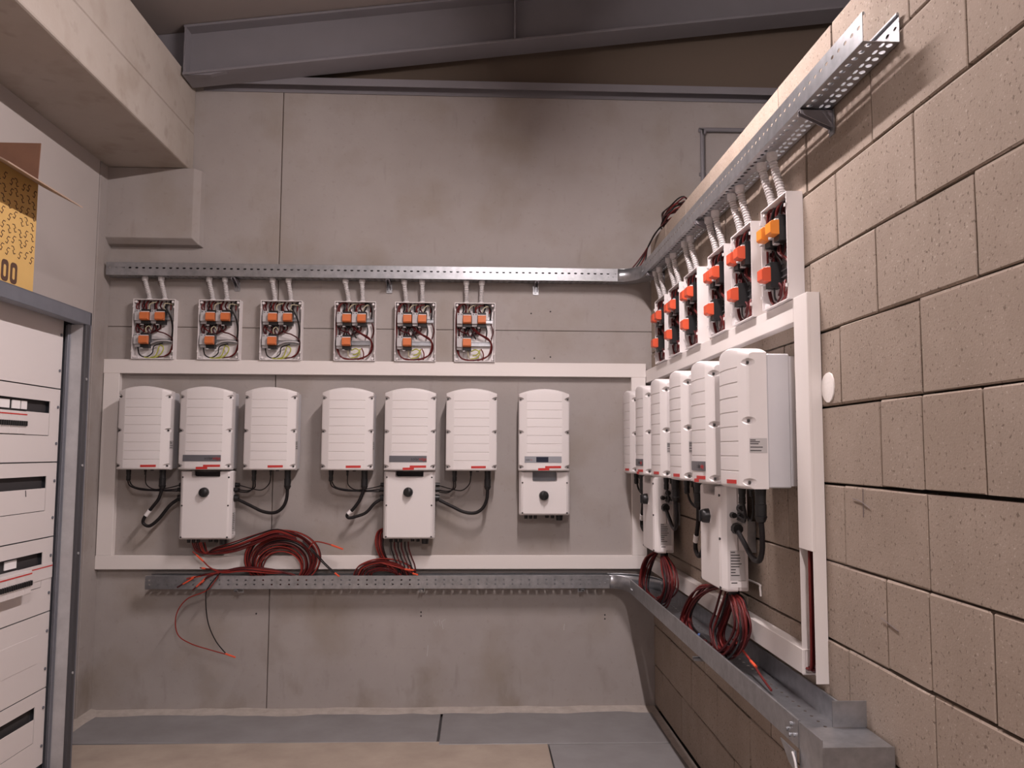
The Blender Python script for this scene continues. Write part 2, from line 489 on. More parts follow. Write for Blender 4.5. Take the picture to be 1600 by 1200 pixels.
# ================================================================== LAMP (above the frame, hung from the roof) and an added fill lamp
LX, LZ = -0.80, 3.87
def batten(LY0, LY1, label):
    lamp = thing('batten_lamp', label, 'lamp', (0, 0, 0), group='batten lamps under the roof')
    MB().box(LX - 0.025, LX + 0.025, LY1 - 0.04, LY0 + 0.04, LZ + 0.001, LZ + 0.055).build('housing', PANEL, lamp, bevel=0.004)
    half = [(LX + 0.02 * math.cos(math.radians(a)), LZ + 0.02 * math.sin(math.radians(a))) for a in range(180, 361, 15)]
    MB().loft([[(x, y, z) for x, z in half] for y in (LY0, LY1)]).build('diffuser', TUBE_ON, lamp, smooth=40)
    for y in (LY0 + 0.02, LY1 - 0.02):
        MB().box(LX - 0.02, LX + 0.02, y - 0.02, y + 0.02, LZ - 0.022, LZ + 0.0005).build('end_cap', PANEL, lamp, bevel=0.003)
    for y in (LY0 - 0.15, LY1 + 0.15):
        MB().cyl((LX, y, LZ + 0.055), (LX, y, roof_z(LX) - 0.001), 0.004, n=6).build('hanger_rod', GALV, lamp)
batten(-1.74, -2.74, 'batten lamp hung from the roof in front of the block wall')
batten(-5.40, -7.20, 'added fill lamp, a longer batten hung from the roof behind the camera')  # added lamp that lifts the lower back wall and fills shadows

# ================================================================== INVERTERS
HW, ZE, ARC = 0.160, 0.487, 0.030
POCKETS = (0.024, 0.243, 0.452)
def cover_mesh():
    us = [0, .03, .06, .085, .1, .108, .111, .115, .122, .129, .134, .138, .142, .146, .15, .154, .157, HW]
    us = sorted([-u for u in us[1:]] + us)
    zs = {0.0, 0.003, 0.007, 0.012, 0.46, 0.47}
    for zc in POCKETS:
        for d in (-.018, -.014, -.011, -.008, -.005, -.002, .001, .004, .007, .010, .012, .014):
            if 0 < zc + d < 0.468: zs.add(round(zc + d, 4))
    grooves = [0.062 + 0.0535 * k for k in range(8)]
    for g in grooves:
        for d in (-.0028, -.0008, .0008, .0028): zs.add(round(g + d, 4))
    zl = []
    for z in sorted(zs):
        if not zl or z - zl[-1] > 0.0009: zl.append(z)
    rows = [('z', z) for z in zl] + [('t', 0.35), ('t', 0.65), ('t', 0.85), ('t', 1.0)]
    def ztop(u): return ZE + ARC * (1 - (u / HW) ** 2)
    b = MB(); idx = {}
    for i, (k, val) in enumerate(rows):
        for j, u in enumerate(us):
            z = val if k == 'z' else 0.47 + (ztop(u) - 0.47) * val
            d = 0.199 + 0.020 * (1 - (u / HW) ** 2) - max(0, abs(u) - 0.112) * 0.28
            e = min(z, ztop(u) - z)
            if e < 0.012: d -= 0.012 * (1 - math.sqrt(max(0, 1 - (1 - e / 0.012) ** 2)))
            if abs(u) > 0.154: d -= (abs(u) - 0.154) * 0.6
            if abs(u) < 0.1105:
                for g in grooves:
                    if abs(z - g) < 0.0016: d -= 0.0035
            for zc in POCKETS:
                q = ((abs(u) - HW) / 0.027) ** 2 + ((z - zc) / 0.0125) ** 2
                if q < 1 and z > zc - 0.0115: d -= 0.022 * math.sqrt(1 - q) ** 0.7
            idx[i, j] = len(b.v); b.v.append((u, -d, z))
    R, Cn = len(rows), len(us)
    for i in range(R - 1):
        for j in range(Cn - 1):
            b.f.append((idx[i, j], idx[i, j + 1], idx[i + 1, j + 1], idx[i + 1, j]))
    loop = [idx[0, j] for j in range(Cn)] + [idx[i, Cn - 1] for i in range(1, R)] + [idx[R - 1, j] for j in range(Cn - 2, -1, -1)] + [idx[i, 0] for i in range(R - 2, 0, -1)]
    back = []
    for k in loop:
        x, y, z = b.v[k]
        back.append(len(b.v)); b.v.append((x, -0.118, z))
    n = len(loop)
    for i in range(n):
        j = (i + 1) % n
        b.f.append((loop[i], loop[j], back[j], back[i]))
    b.f.append(tuple(back))
    return b.mesh('inverter_cover', WHITE, smooth=32)
COVER = cover_mesh()

def front_d(u): return 0.199 + 0.020 * (1 - (u / HW) ** 2)
def sticker(parent, u0, u1, z0, z1, mt, name='red_sticker', tilt=0.0):
    """thin film that follows the curved front"""
    b = MB(); n = 6; A = []
    for k in range(n + 1):
        u = u0 + (u1 - u0) * k / n
        dz = tilt * (k / n - 0.5)
        A.append((u, front_d(u), dz))
    b.loft([[(u, -d - 0.0002, z0 + dz), (u, -d - 0.0016, z0 + dz), (u, -d - 0.0016, z1 + dz), (u, -d - 0.0002, z1 + dz)] for u, d, dz in A])
    return b.build(name, mt, parent)

SCREW = MB().cyl((0, -0.180, 0), (0, -0.1875, 0), 0.0058, n=8).mesh('screw', SCREW_M)
def make_inverter(kind):
    root = bpy.data.objects.new('solar_inverter', None)
    COL.objects.link(root)
    cv = link('cover', COVER, root)
    for s in (-1, 1):
        for zc in POCKETS:
            o = link('screw', SCREW, cv); o.location = (s * 0.150, 0, zc - 0.001)
    # rear body: finned aluminium heat sink
    b = MB(); b.box(-0.158, 0.158, -0.118, -0.035, 0.004, ZE - 0.004)
    hs = b.build('heat_sink', ALU, root, bevel=0.004)
    for k in range(13):
        u = -0.15 + 0.025 * k
        MB().box(u - 0.002, u + 0.002, -0.035, -0.014, 0.01, ZE - 0.012).build('fin', ALU, hs)
    MB().box(-0.12, 0.12, -0.014, 0.0, 0.30, 0.40).build('wall_bracket', GALV, root)
    # black sockets below
    for u, r_, h in () if kind != 'side' else ((-0.105, 0.016, 0.030), (-0.002, 0.009, 0.014), (0.040, 0.012, 0.008), (0.105, 0.021, 0.030)):
        MB().cyl((u, -0.130, 0.006), (u, -0.130, -h), r_, r_ * 0.9, 10).build('cable_gland', BLACK, root, smooth=40)
    if kind == 'side':
        sticker(root, 0.000, 0.092, 0.016, 0.030, RED, tilt=0.001)
        MB().box(0.1605, 0.1620, -0.185, -0.122, 0.128, 0.180).build('rating_label', PAPER, root)
        q = root.children[-1]
        for i, (zz, w) in enumerate(((0.173, .02), (0.167, .035), (0.160, .030), (0.148, .045), (0.136, .04))):
            MB().box(0.1621, 0.1624, -0.183, -0.183 + w, zz - 0.0016, zz + 0.0016).build('print_line', INK, q)
    else:
        st = sticker(root, -0.125, 0.108, 0.052, 0.092, STRIP if kind == 'centre' else STRIP2, 'label_strip')
        if kind == 'centre':
            text_part('lettering', 'solar', 0.026, INK, st, (0.010, -front_d(0.04) - 0.0022, 0.064))
            text_part('lettering', 'edge', 0.026, INK_RED, st, (0.060, -front_d(0.06) - 0.0022, 0.064))
        else:
            sticker(st, -0.052, 0.024, 0.056, 0.088, SCREEN, 'screen')
            for ch in st.children: ch.data.transform(Matrix.Translation((0, -0.0014, 0)))
            text_part('lettering', 'solar', 0.015, INK, st, (-0.118, -front_d(0.10) - 0.0026, 0.066))
            text_part('lettering', 'edge', 0.015, INK_RED, st, (-0.087, -front_d(0.09) - 0.0026, 0.066))
        sticker(root, 0.004, 0.105, 0.018, 0.032, RED, tilt=0.001)
        sticker(root, -0.040, 0.030, 0.004, 0.019, RED, tilt=0.002)
    return root
proto = {}
def inverter(kind, loc, right, label, group):
    if kind not in proto:
        o = proto[kind] = make_inverter(kind)
    else:
        o = copy_tree(proto[kind])
    place(o, loc, right)
    tag(o, label, 'inverter', group)
    return o

GB = 'inverters on the concrete back wall'
GR = 'inverters on the block wall'
UB = [-3.221, -2.844, -2.446, -1.966, -1.574, -1.188, -0.728]
UZ = 1.512
LB = ['white inverter with one red strip, first from the left on the concrete wall',
      'white inverter with grey name strip, above the left switch box on the concrete wall',
      'white inverter with one red strip, third from the left above the red cable coil',
      'white inverter with one red strip, fourth from the left on the concrete wall',
      'white inverter with grey name strip, fifth from the left on the concrete wall',
      'white inverter with one red strip, sixth from the left beside the lone inverter',
      'lone white inverter with a small display in its grey strip, rightmost on the concrete wall']
for i, x in enumerate(UB):
    inverter(('side', 'centre', 'side', 'side', 'centre', 'side', 'single')[i], (x, 0, UZ), False, LB[i], GB)
UR = [-2.370, -1.938, -1.520, -1.078, -0.640, -0.225]
LR = ['nearest white inverter on the block wall with a rating label on its side',
      'white inverter with grey name strip, second nearest on the block wall above a switch box',
      'white inverter with a red strip, third nearest on the block wall',
      'white inverter with a red strip, fourth nearest on the block wall',
      'white inverter with grey name strip, fifth nearest on the block wall',
      'farthest white inverter on the block wall, right beside the corner']
for i, y in enumerate(UR):
    inverter(('side', 'centre', 'side', 'side', 'centre', 'side')[i], (0, y, 1.502), True, LR[i], GR)

# ================================================================== SWITCH BOXES below the name-strip inverters
def make_switch_box(H, notch_w, notch_h, knob_z, rows, side_labels):
    root = bpy.data.objects.new('switch_box', None)
    COL.objects.link(root)
    w = 0.161
    def outline(ins, top, low, nw, nh):
        r = 0.010
        pts = [(-w + ins, low)] if False else []
        # start lower right, go counter-clockwise, with the notch in the top edge
        def arc(cx, cz, a0, a1, rr, n=3):
            return [(cx + rr * math.cos(math.radians(a0 + (a1 - a0) * i / n)), cz + rr * math.sin(math.radians(a0 + (a1 - a0) * i / n))) for i in range(n + 1)]
        x1 = w - ins
        pts += arc(x1 - r, low + r, -90, 0, r)
        pts += arc(x1 - r, top - r, 0, 90, r)
        pts += [(nw, top)] + arc(nw - 0.012, top - nh + 0.012, 0, -90, 0.012)
        pts += arc(-nw + 0.012, top - nh + 0.012, -90, -180, 0.012) + [(-nw, top)]
        pts += arc(-x1 + r, top - r, 90, 180, r)
        pts += arc(-x1 + r, low + r, 180, 270, r)
        return pts
    b = MB()
    lay = [(0.096, 0.0), (0.138, 0.0), (0.143, 0.003), (0.158, 0.012), (0.165, 0.024)]
    b.loft([[(u, -d, z) for u, z in outline(ins, H - ins * 0.3, ins * 0.5, notch_w, notch_h)] for d, ins in lay])
    lid = b.build('lid', WHITE, root, smooth=12)
    MB().box(-w + 0.003, w - 0.003, -0.0925, -0.052, 0.002, H - 0.004).build('rear_case', PANEL, root, bevel=0.004)
    MB().box(-notch_w - 0.01, notch_w + 0.01, -0.0945, -0.092, H - notch_h - 0.01, H - 0.006).build('notch_shade', DARK if side_labels else STRIP2, root)  # plate toned as the shade and black cables inside the notch
    MB().box(-0.10, 0.10, -0.052, 0.0, H * 0.35, H * 0.65).build('wall_bracket', GALV, root)
    for s in (-1, 1):
        for z in rows:
            MB().cyl((s * 0.141, -0.135, z), (s * 0.141, -0.1655, z), 0.0055, n=8).build('screw', SCREW_M, lid)
    # rotary switch
    MB().box(-0.036, 0.024, -0.167, -0.1635, knob_z - 0.030, knob_z + 0.030).build('switch_plate', WHITE, root, bevel=0.001)
    kn = MB()
    kn.tube([(-0.006, -0.166, knob_z), (-0.006, -0.182, knob_z), (-0.006, -0.195, knob_z), (-0.006, -0.199, knob_z)], [0.031, 0.030, 0.027, 0.022], 16)
    kn = kn.build('rotary_switch', BLACK, root, smooth=40)
    MB().box(-0.011, -0.001, -0.207, -0.198, knob_z - 0.024, knob_z + 0.024).build('grip', BLACK, kn, bevel=0.002)
    # glands under the box
    for u, r_, h in ((-0.115, .012, .025), (-0.085, .012, .025), (-0.055, .012, .025), (0.02, .014, .02), (0.055, .012, .022), (0.10, .024, .035)):
        MB().cyl((u, -0.095, 0.006), (u, -0.095, -h), r_, r_ * 0.85, 10).build('cable_gland', BLACK, root, smooth=40)
    if side_labels:
        for s in (-1, 1):
            pl = MB().box(s * 0.1585, s * 0.1600, -0.135, -0.060, H - 0.155, H - 0.075).build('gland_plate', GREY_PLASTIC, root)
            for d, z, r_ in ((0.085, H - 0.090, .015), (0.115, H - 0.118, .013), (0.085, H - 0.122, .015), (0.100, H - 0.172, .024)):
                MB().cyl((s * 0.159, -d, z), (s * 0.188, -d, z), r_, r_ * 0.85, 10).build('cable_gland', BLACK, root, smooth=40)
        lb = MB().box(0.1595, 0.1612, -0.128, -0.068, 0.045, 0.165).build('rating_label', PAPER, root)
        for i in range(9):
            zz = 0.158 - i * 0.0115
            MB().box(0.1613, 0.1616, -0.125, -0.125 + 0.05 * random.uniform(0.35, 0.9), zz - 0.0018, zz + 0.0018).build('print_line', INK, lb)
        lb2 = MB().box(0.1595, 0.1612, -0.128, -0.060, 0.018, 0.043).build('rating_label', PAPER_W, root)
        MB().box(0.1613, 0.1616, -0.124, -0.10, 0.034, 0.038).build('print_line', INK, lb2)
    return root
GS = 'switch boxes under the inverters'
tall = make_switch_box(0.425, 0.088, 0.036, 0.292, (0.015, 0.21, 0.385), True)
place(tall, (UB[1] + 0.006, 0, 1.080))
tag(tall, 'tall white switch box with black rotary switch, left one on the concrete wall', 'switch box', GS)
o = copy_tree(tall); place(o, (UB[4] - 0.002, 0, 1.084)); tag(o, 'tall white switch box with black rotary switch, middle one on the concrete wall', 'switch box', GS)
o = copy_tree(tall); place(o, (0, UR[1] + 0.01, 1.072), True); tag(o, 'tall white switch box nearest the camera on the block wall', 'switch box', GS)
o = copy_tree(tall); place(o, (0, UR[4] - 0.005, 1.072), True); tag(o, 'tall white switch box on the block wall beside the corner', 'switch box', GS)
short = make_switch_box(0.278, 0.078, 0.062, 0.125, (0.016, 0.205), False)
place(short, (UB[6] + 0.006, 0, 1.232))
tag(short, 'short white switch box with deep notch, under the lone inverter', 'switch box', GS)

# ================================================================== JUNCTION BOXES (open, with surge arresters)
JW, JH, JD = 0.265, 0.388, 0.060
def jl(u, d, z): return (u - JW / 2, -d, z)
def jbox(b, u0, u1, d0, d1, z0, z1): return b.box(u0 - JW / 2, u1 - JW / 2, -d0, -d1, z0, z1)
WIRES = {
 'a': [(W_RED, .0042, [(.030, .03, .385), (.012, .035, .345), (.028, .045, .312)]),
       (W_DRED, .0045, [(.062, .03, .386), (.050, .04, .35), (.074, .05, .312)]),
       (W_RED, .0042, [(.090, .03, .384), (.072, .045, .352), (.086, .052, .312)]),
       (W_PALE, .0035, [(.118, .04, .308), (.100, .05, .325), (.104, .05, .358), (.140, .04, .372)]),
       (W_DRED, .0045, [(.150, .03, .384), (.136, .045, .35), (.140, .05, .312)]),
       (W_PALE, .0035, [(.205, .04, .312), (.190, .05, .335), (.200, .05, .362), (.245, .03, .358)]),
       (W_BLACK, .0050, [(.236, .03, .384), (.215, .04, .36), (.205, .04, .33), (.232, .03, .27), (.245, .03, .20), (.240, .03, .12)]),
       (GREY_PLASTIC, .0085, [(.225, .02, .36), (.236, .02, .31), (.238, .02, .255)]),
       (W_RED, .0042, [(.020, .03, .236), (.030, .045, .210), (.070, .045, .180), (.100, .05, .165)]),
       (W_DRED, .0045, [(.035, .03, .236), (.016, .04, .205), (.032, .05, .165)]),
       (W_PALE, .0035, [(.085, .05, .170), (.082, .05, .200), (.100, .045, .215), (.115, .04, .19)]),
       (W_DRED, .0045, [(.135, .03, .235), (.150, .045, .185), (.200, .045, .168), (.245, .035, .135), (.250, .03, .08), (.215, .035, .025), (.14, .035, .014)]),
       (GREY_PLASTIC, .0060, [(.105, .03, .10), (.150, .035, .118), (.205, .035, .122), (.248, .03, .115)]),
       (W_BLACK, .0040, [(.030, .035, .080), (.045, .04, .030), (.085, .04, .014), (.125, .04, .040), (.135, .04, .085), (.19, .04, .105)]),
       (W_GREEN, .0040, [(.075, .04, .014), (.125, .045, .006), (.175, .04, .030), (.195, .04, .075), (.160, .03, .10)]),
       (W_GREEN, .0040, [(.110, .03, .012), (.150, .045, .025), (.168, .04, .085)]),
       (W_RED, .0045, [(.200, .035, .020), (.235, .04, .045), (.250, .035, .100)])],
 'b': [(W_RED, .0042, [(.050, .03, .386), (.018, .04, .350), (.010, .04, .26), (.012, .04, .16), (.018, .04, .07), (.060, .04, .016), (.130, .04, .010)]),
       (W_RED, .0042, [(.070, .03, .384), (.040, .045, .372), (.024, .04, .33), (.030, .045, .312)]),
       (W_DRED, .0045, [(.062, .03, .384), (.078, .045, .36), (.062, .05, .312)]),
       (W_PALE, .0035, [(.086, .05, .312), (.094, .05, .345), (.115, .045, .368), (.142, .03, .374)]),
       (W_RED, .0042, [(.136, .045, .312), (.140, .05, .345), (.165, .045, .368), (.190, .03, .376)]),
       (W_PALE, .0035, [(.180, .05, .312), (.186, .05, .345), (.210, .045, .366), (.238, .03, .362)]),
       (W_BLACK, .0050, [(.192, .03, .384), (.225, .045, .37), (.238, .04, .335), (.234, .03, .28)]),
       (W_DRED, .0045, [(.238, .03, .250), (.252, .035, .20), (.240, .04, .150)]),
       (W_DRED, .0050, [(.110, .03, .232), (.140, .045, .195), (.190, .045, .165), (.238, .04, .130), (.246, .035, .085), (.225, .04, .045), (.170, .04, .018), (.100, .035, .012), (.040, .035, .030), (.022, .04, .09)]),
       (W_RED, .0042, [(.120, .03, .230), (.165, .045, .185), (.225, .045, .150), (.240, .04, .10), (.215, .045, .035), (.150, .04, .008)]),
       (W_DRED, .0042, [(.018, .03, .220), (.050, .045, .195), (.085, .045, .185), (.100, .05, .163)]),
       (W_BLACK, .0040, [(.075, .03, .225), (.100, .045, .215), (.120, .04, .185), (.14, .03, .15)]),
       (W_PALE, .0035, [(.090, .045, .075), (.092, .045, .035), (.108, .04, .018)]),
       (W_GREEN, .0040, [(.110, .03, .070), (.140, .045, .080), (.165, .045, .060), (.150, .045, .028), (.110, .04, .020)]),
       (W_GREEN, .0040, [(.120, .04, .040), (.150, .045, .050), (.170, .04, .080)]),
       (W_RED, .0040, [(.175, .035, .085), (.190, .045, .050), (.186, .04, .010)]),
       (W_BLACK, .0040, [(.205, .02, .24), (.212, .03, .20), (.205, .03, .15)])]}
WIRES['c'] = [(W_DRED if mt is W_GREEN else (W_BLACK if mt is W_PALE else mt), r, p) for mt, r, p in WIRES['b']]
def make_junction_box(variant, top_mat):
    root = bpy.data.objects.new('junction_box', None)
    COL.objects.link(root)
    t = 0.004
    b = MB()
    jbox(b, 0, JW, 0, t, 0, JH)
    for a in ((0, t, 0, JH), (JW - t, JW, 0, JH), (t, JW - t, 0, t), (t, JW - t, JH - t, JH)):
        jbox(b, a[0], a[1], t, JD, a[2], a[3])
    cs = b.build('case', PVC_BOX, root)
    for u in (0.016, JW - 0.016):
        for z in (0.016, JH - 0.016):
            MB().cyl(jl(u, t, z), jl(u, JD - 0.006, z), 0.009, 0.008, 8).build('screw_post', PVC_BOX, cs, smooth=40)
    for u in (0.004, JW - 0.004):
        for z in (0.05, JH - 0.05):
            b = MB(); jbox(b, u - 0.004, u + 0.004, JD - 0.002, JD + 0.006, z - 0.006, z + 0.006); b.build('lid_lug', PVC_BOX, cs)
    for z0, z1, u1 in ((.258, .284, .248), (.106, .134, .232)):
        b = MB(); jbox(b, 0.012, u1, 0.016, 0.020, z0, z1); jbox(b, 0.012, u1, 0.016, 0.026, z0, z0 + 0.004); jbox(b, 0.012, u1, 0.016, 0.026, z1 - 0.004, z1)
        b.build('mounting_rail', GALV, root)
    def terminal(u0, u1, z0):
        b = MB(); jbox(b, u0, u1, 0.02, 0.058, z0, z0 + 0.088); jbox(b, u0, u1, 0.05, 0.074, z0 + 0.016, z0 + 0.070)
        tm = b.build('fuse_holder', GREY_PLASTIC, root, bevel=0.0015)
        b = MB(); jbox(b, u0 + 0.006, u0 + 0.012, 0.0578, 0.0588, z0 + 0.076, z0 + 0.082); jbox(b, u1 - 0.012, u1 - 0.006, 0.0578, 0.0588, z0 + 0.076, z0 + 0.082)
        b.build('clamp_hole', DARK, tm)
    def arrester(u0, u1, z0, mt):
        b = MB(); jbox(b, u0, u1, 0.02, 0.066, z0 - 0.006, z0 + 0.090)
        ar = b.build('surge_arrester', BLACK, root, bevel=0.002)
        b = MB()
        pr = [(0.060, z0 + 0.016), (0.090, z0 + 0.018), (0.098, z0 + 0.024), (0.098, z0 + 0.062), (0.090, z0 + 0.068), (0.060, z0 + 0.070)]
        b.loft([[jl(u, d, z) for d, z in pr] for u in (u0 + 0.0006, u1 - 0.0006)])
        b.build('plug_module', mt, ar, bevel=0.0012)
        b = MB(); jbox(b, u0 + 0.002, u1 - 0.002, 0.064, 0.078, z0 + 0.0702, z0 + 0.0745); b.build('marking_strip', PAPER_W, ar)
        b = MB(); jbox(b, u0, u0 + 0.016, 0.05, 0.07, z0 - 0.012, z0 - 0.007); b.build('release_foot', GREY_PLASTIC, ar)
    terminal(.016, .054, .231); arrester(.055, .110, .231, top_mat)
    terminal(.113, .149, .231); arrester(.151, .206, .231, top_mat)
    terminal(.016, .054, .078); arrester(.055, .110, .078, ORANGE if top_mat is ORANGE_LIT else top_mat)
    rw = random.Random(11)
    for k in range(9):
        u = 0.026 + 0.024 * k
        MB().tube([jl(u, .020, .380), jl(u + rw.uniform(-.012, .012), .030, .352), jl(u + rw.uniform(-.01, .01), .028, .322)], .0048, 6, smooth=4).build('wire', (W_DRED, W_BLACK, W_RED)[k % 3], root, smooth=60)
    for k in range(8):
        u = 0.024 + 0.020 * k
        MB().tube([jl(u, .024, .228), jl(u + rw.uniform(-.02, .02), .030, .200), jl(min(.10, u) + rw.uniform(-.01, .01), .028, .168)], .0048, 6, smooth=4).build('wire', (W_BLACK, W_DRED, W_DRED)[k % 3], root, smooth=60)
    for mt, r, pts in WIRES[variant]:
        MB().tube([jl(*p) for p in pts], r, 6, smooth=5).build('wire', mt, root, smooth=60)
    return root
ORD = ['first', 'second', 'third', 'fourth', 'fifth', 'sixth']
jp = {}
def junction(variant, tm, key, loc, right, label, group):
    if key not in jp: o = jp[key] = make_junction_box(variant, tm)
    else: o = copy_tree(jp[key])
    place(o, loc, right)
    tag(o, label, 'junction box', group)
JX_B = [-3.238, -2.822, -2.426, -1.951, -1.560, -1.173]
JY_R = [-2.468, -2.084, -1.720, -1.262, -0.890, -0.530]
for i, x in enumerate(JX_B):
    v = 'a' if i < 3 else 'b'
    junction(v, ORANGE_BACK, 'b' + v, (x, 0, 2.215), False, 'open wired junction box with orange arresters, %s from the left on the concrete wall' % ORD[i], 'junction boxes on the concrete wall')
for i, y in enumerate(JY_R):
    junction('c', ORANGE_LIT if i == 0 else ORANGE, 'lamplit' if i == 0 else 'right', (0, y, 2.171), True,
             'nearest open junction box on the block wall, its upper arresters painted amber' if i == 0 else 'open junction box with red-orange arresters, %s nearest on the block wall' % ORD[i], 'junction boxes on the block wall')

# ================================================================== CORRUGATED CONDUITS from the tray to the boxes
def conduit(p0, p1, label, group, ribs):
    t = thing('corrugated_conduit', label, 'conduit', group=group)
    p0, p1 = Vector(p0), Vector(p1)
    mid = (p0 + p1) / 2 + Vector((0, 0, 0.0)) + (p0 - p1) * 0.02
    c1 = p0 + Vector((0, 0, -0.05)); c2 = p1 + Vector((0, 0, 0.04)) * 1.0
    n = 4 * round((p0 - p1).length / 0.0105)
    pts, rad = [], []
    for i in range(n + 1):
        s = i / n
        q = p0 * (1 - s) ** 3 + c1 * 3 * s * (1 - s) ** 2 + c2 * 3 * s * s * (1 - s) + p1 * s ** 3
        pts.append(q)
        rad.append(0.0158 if i % 4 in (0, 1) else 0.0118)
    MB().tube(pts, rad, 12).build('hose', CONDUIT, t, smooth=35)
    g = MB(); g.tube([p0 + Vector((0, 0, 0.012)), p0 + Vector((0, 0, 0.001)), p0 + Vector((0, 0, 0.0)), p0 + Vector((0, 0, -0.022)), p0 + Vector((0, 0, -0.028))], [0.014, 0.014, 0.020, 0.0195, 0.016], 12)
    g.build('tray_gland', CONDUIT, t, smooth=40)
    MB().cyl(p1 + Vector((0, 0, 0.010)), p1, 0.0185, 0.0185, 12).build('box_gland', CONDUIT, t, smooth=40)
CB = [(-3.302, -3.280), (-3.200, -3.182), (-2.894, -2.875), (-2.792, -2.785), (-2.488, -2.476), (-2.385, -2.372), (-2.018, -1.999), (-1.910, -1.908), (-1.636, -1.624), (-1.519, -1.519), (-1.230, -1.229), (-1.129, -1.133)]
for i, (a, c) in enumerate(CB):
    conduit((a, -0.057, 2.747), (c, -0.030, 2.604), '%s grey conduit above the %s junction box from the left on the concrete wall' % (('left', 'right')[i % 2], ORD[i // 2]), 'conduits on the concrete wall', 20)
for i, y in enumerate(JY_R):
    for k, (ut, ub) in enumerate(((-0.118, -0.085), (-0.005, 0.020))):
        conduit((-0.057, y - ut, 2.747), (-0.030, y - ub, 2.560), '%s ribbed grey conduit above the %s junction box on the block wall' % (('farther', 'nearer')[k], ['nearest', 'second nearest', 'third nearest', 'fourth nearest', 'fifth nearest', 'farthest'][i]), 'conduits on the block wall', 30)

# ================================================================== WHITE TRUNKING
TD = 0.045
def trunking(label, right, u0, u1, z0, z1, vertical=False, lid=None, origin=(0, 0, 0)):
    t = thing('cable_trunking', label, 'trunking', origin, right, 'white trunking')
    w = 0.0025
    b = MB()
    b.box(u0, u1, 0, -w, z0, z1)
    if vertical:
        b.box(u0, u0 + w, -w, -TD + 0.002, z0, z1); b.box(u1 - w, u1, -w, -TD + 0.002, z0, z1)
    else:
        b.box(u0, u1, -w, -TD + 0.002, z0, z0 + w); b.box(u0, u1, -w, -TD + 0.002, z1 - w, z1)
    b.build('channel', TRUNK, t)
    L = lid or (z0, z1)
    MB().box(u0 - 0.0012, u1 + 0.0012, -TD + 0.012, -TD, L[0] - (0 if vertical else 0.0012), L[1] + (0 if vertical else 0.0012)).build('lid', TRUNK, t, bevel=0.002)
    return t
trunking('long white trunking along the concrete wall above the inverters', False, XL + 0.006, -0.047, 2.124, 2.212)
trunking('long white trunking along the concrete wall below the inverters', False, XL + 0.006, -0.047, 0.884, 0.967)
trunking('white upright trunking at the left end of the concrete wall', False, XL + 0.010, -3.445, 0.9685, 2.1225, True)
trunking('white upright trunking in the corner behind the block wall inverters', False, -0.142, -0.050, 0.9685, 2.1225, True)
trunking('white trunking on the block wall directly below the open junction boxes', True, 0.004, 2.603, 2.088, 2.168)
trunking('white trunking on the block wall just above the lower tray', True, 0.004, 2.612, 0.886, 0.967)
vt = trunking('white upright trunking on the block wall, its lower cover missing', True, 2.606, 2.722, 0.882, 2.172, True, (1.306, 2.172))
# cables lying in the open part of that trunking
for k, (u, d, mt, r) in enumerate(((2.640, .014, W_DRED, .006), (2.655, .020, W_RED, .006), (2.672, .014, W_BLACK, .006), (2.688, .022, W_DRED, .006), (2.664, .031, W_RED, .005))):
    tt = MB().tube([(-d, -u, 1.9), (-d, -u + 0.004, 1.4), (-d - 0.004, -u - 0.005, 1.15), (-d, -u + 0.006, 0.98), (-d, -u + 0.015, 0.915), (-d, -u + 0.05, 0.905)], r, 6, smooth=6).build('trunking_cable', mt, smooth=60)
    tag(tt, ['dark red cable nearest the inverters inside the open upright trunking', 'red cable lying on the dark ones inside the open upright trunking', 'black cable inside the open upright trunking', 'dark red cable nearest the camera inside the open upright trunking', 'thin red cable in front inside the open upright trunking'][k], 'cable', 'cables in the open trunking')

# ================================================================== CABLE TRAYS
def perforated(b, P, U, V, L, bands):
    """sheet from P along U (length L) and V; bands = [(v0, v1, None | (half_u, half_v, pitch))]"""
    P, U, V = Vector(P), Vector(U), Vector(V)
    def q(u, v): return P + U * u + V * v
    for v0, v1, h in bands:
        if h is None:
            b.add([q(0, v0), q(L, v0), q(L, v1), q(0, v1)], [(0, 1, 2, 3)])
            continue
        hu, hv, pitch = h
        n = max(1, int(L / pitch)); p = L / n; vc = (v0 + v1) / 2
        for k in range(n):
            a, c = k * p, (k + 1) * p; m_ = (a + c) / 2
            outer = [(a, vc), (a, v0), (m_, v0), (c, v0), (c, vc), (c, v1), (m_, v1), (a, v1)]
            inner = [(m_ - hu, vc), (m_ - hu * .71, vc - hv * .71), (m_, vc - hv), (m_ + hu * .71, vc - hv * .71), (m_ + hu, vc), (m_ + hu * .71, vc + hv * .71), (m_, vc + hv), (m_ - hu * .71, vc + hv * .71)]
            b.add([q(*t) for t in outer + inner], [(i, (i + 1) % 8, 8 + (i + 1) % 8, 8 + i) for i in range(8)])
def sheet(b, name, parent, thick=0.0016):
    o = b.build(name, GALV, parent)
    md = o.modifiers.new('thickness', 'SOLIDIFY'); md.thickness = thick; md.offset = 0
    return o
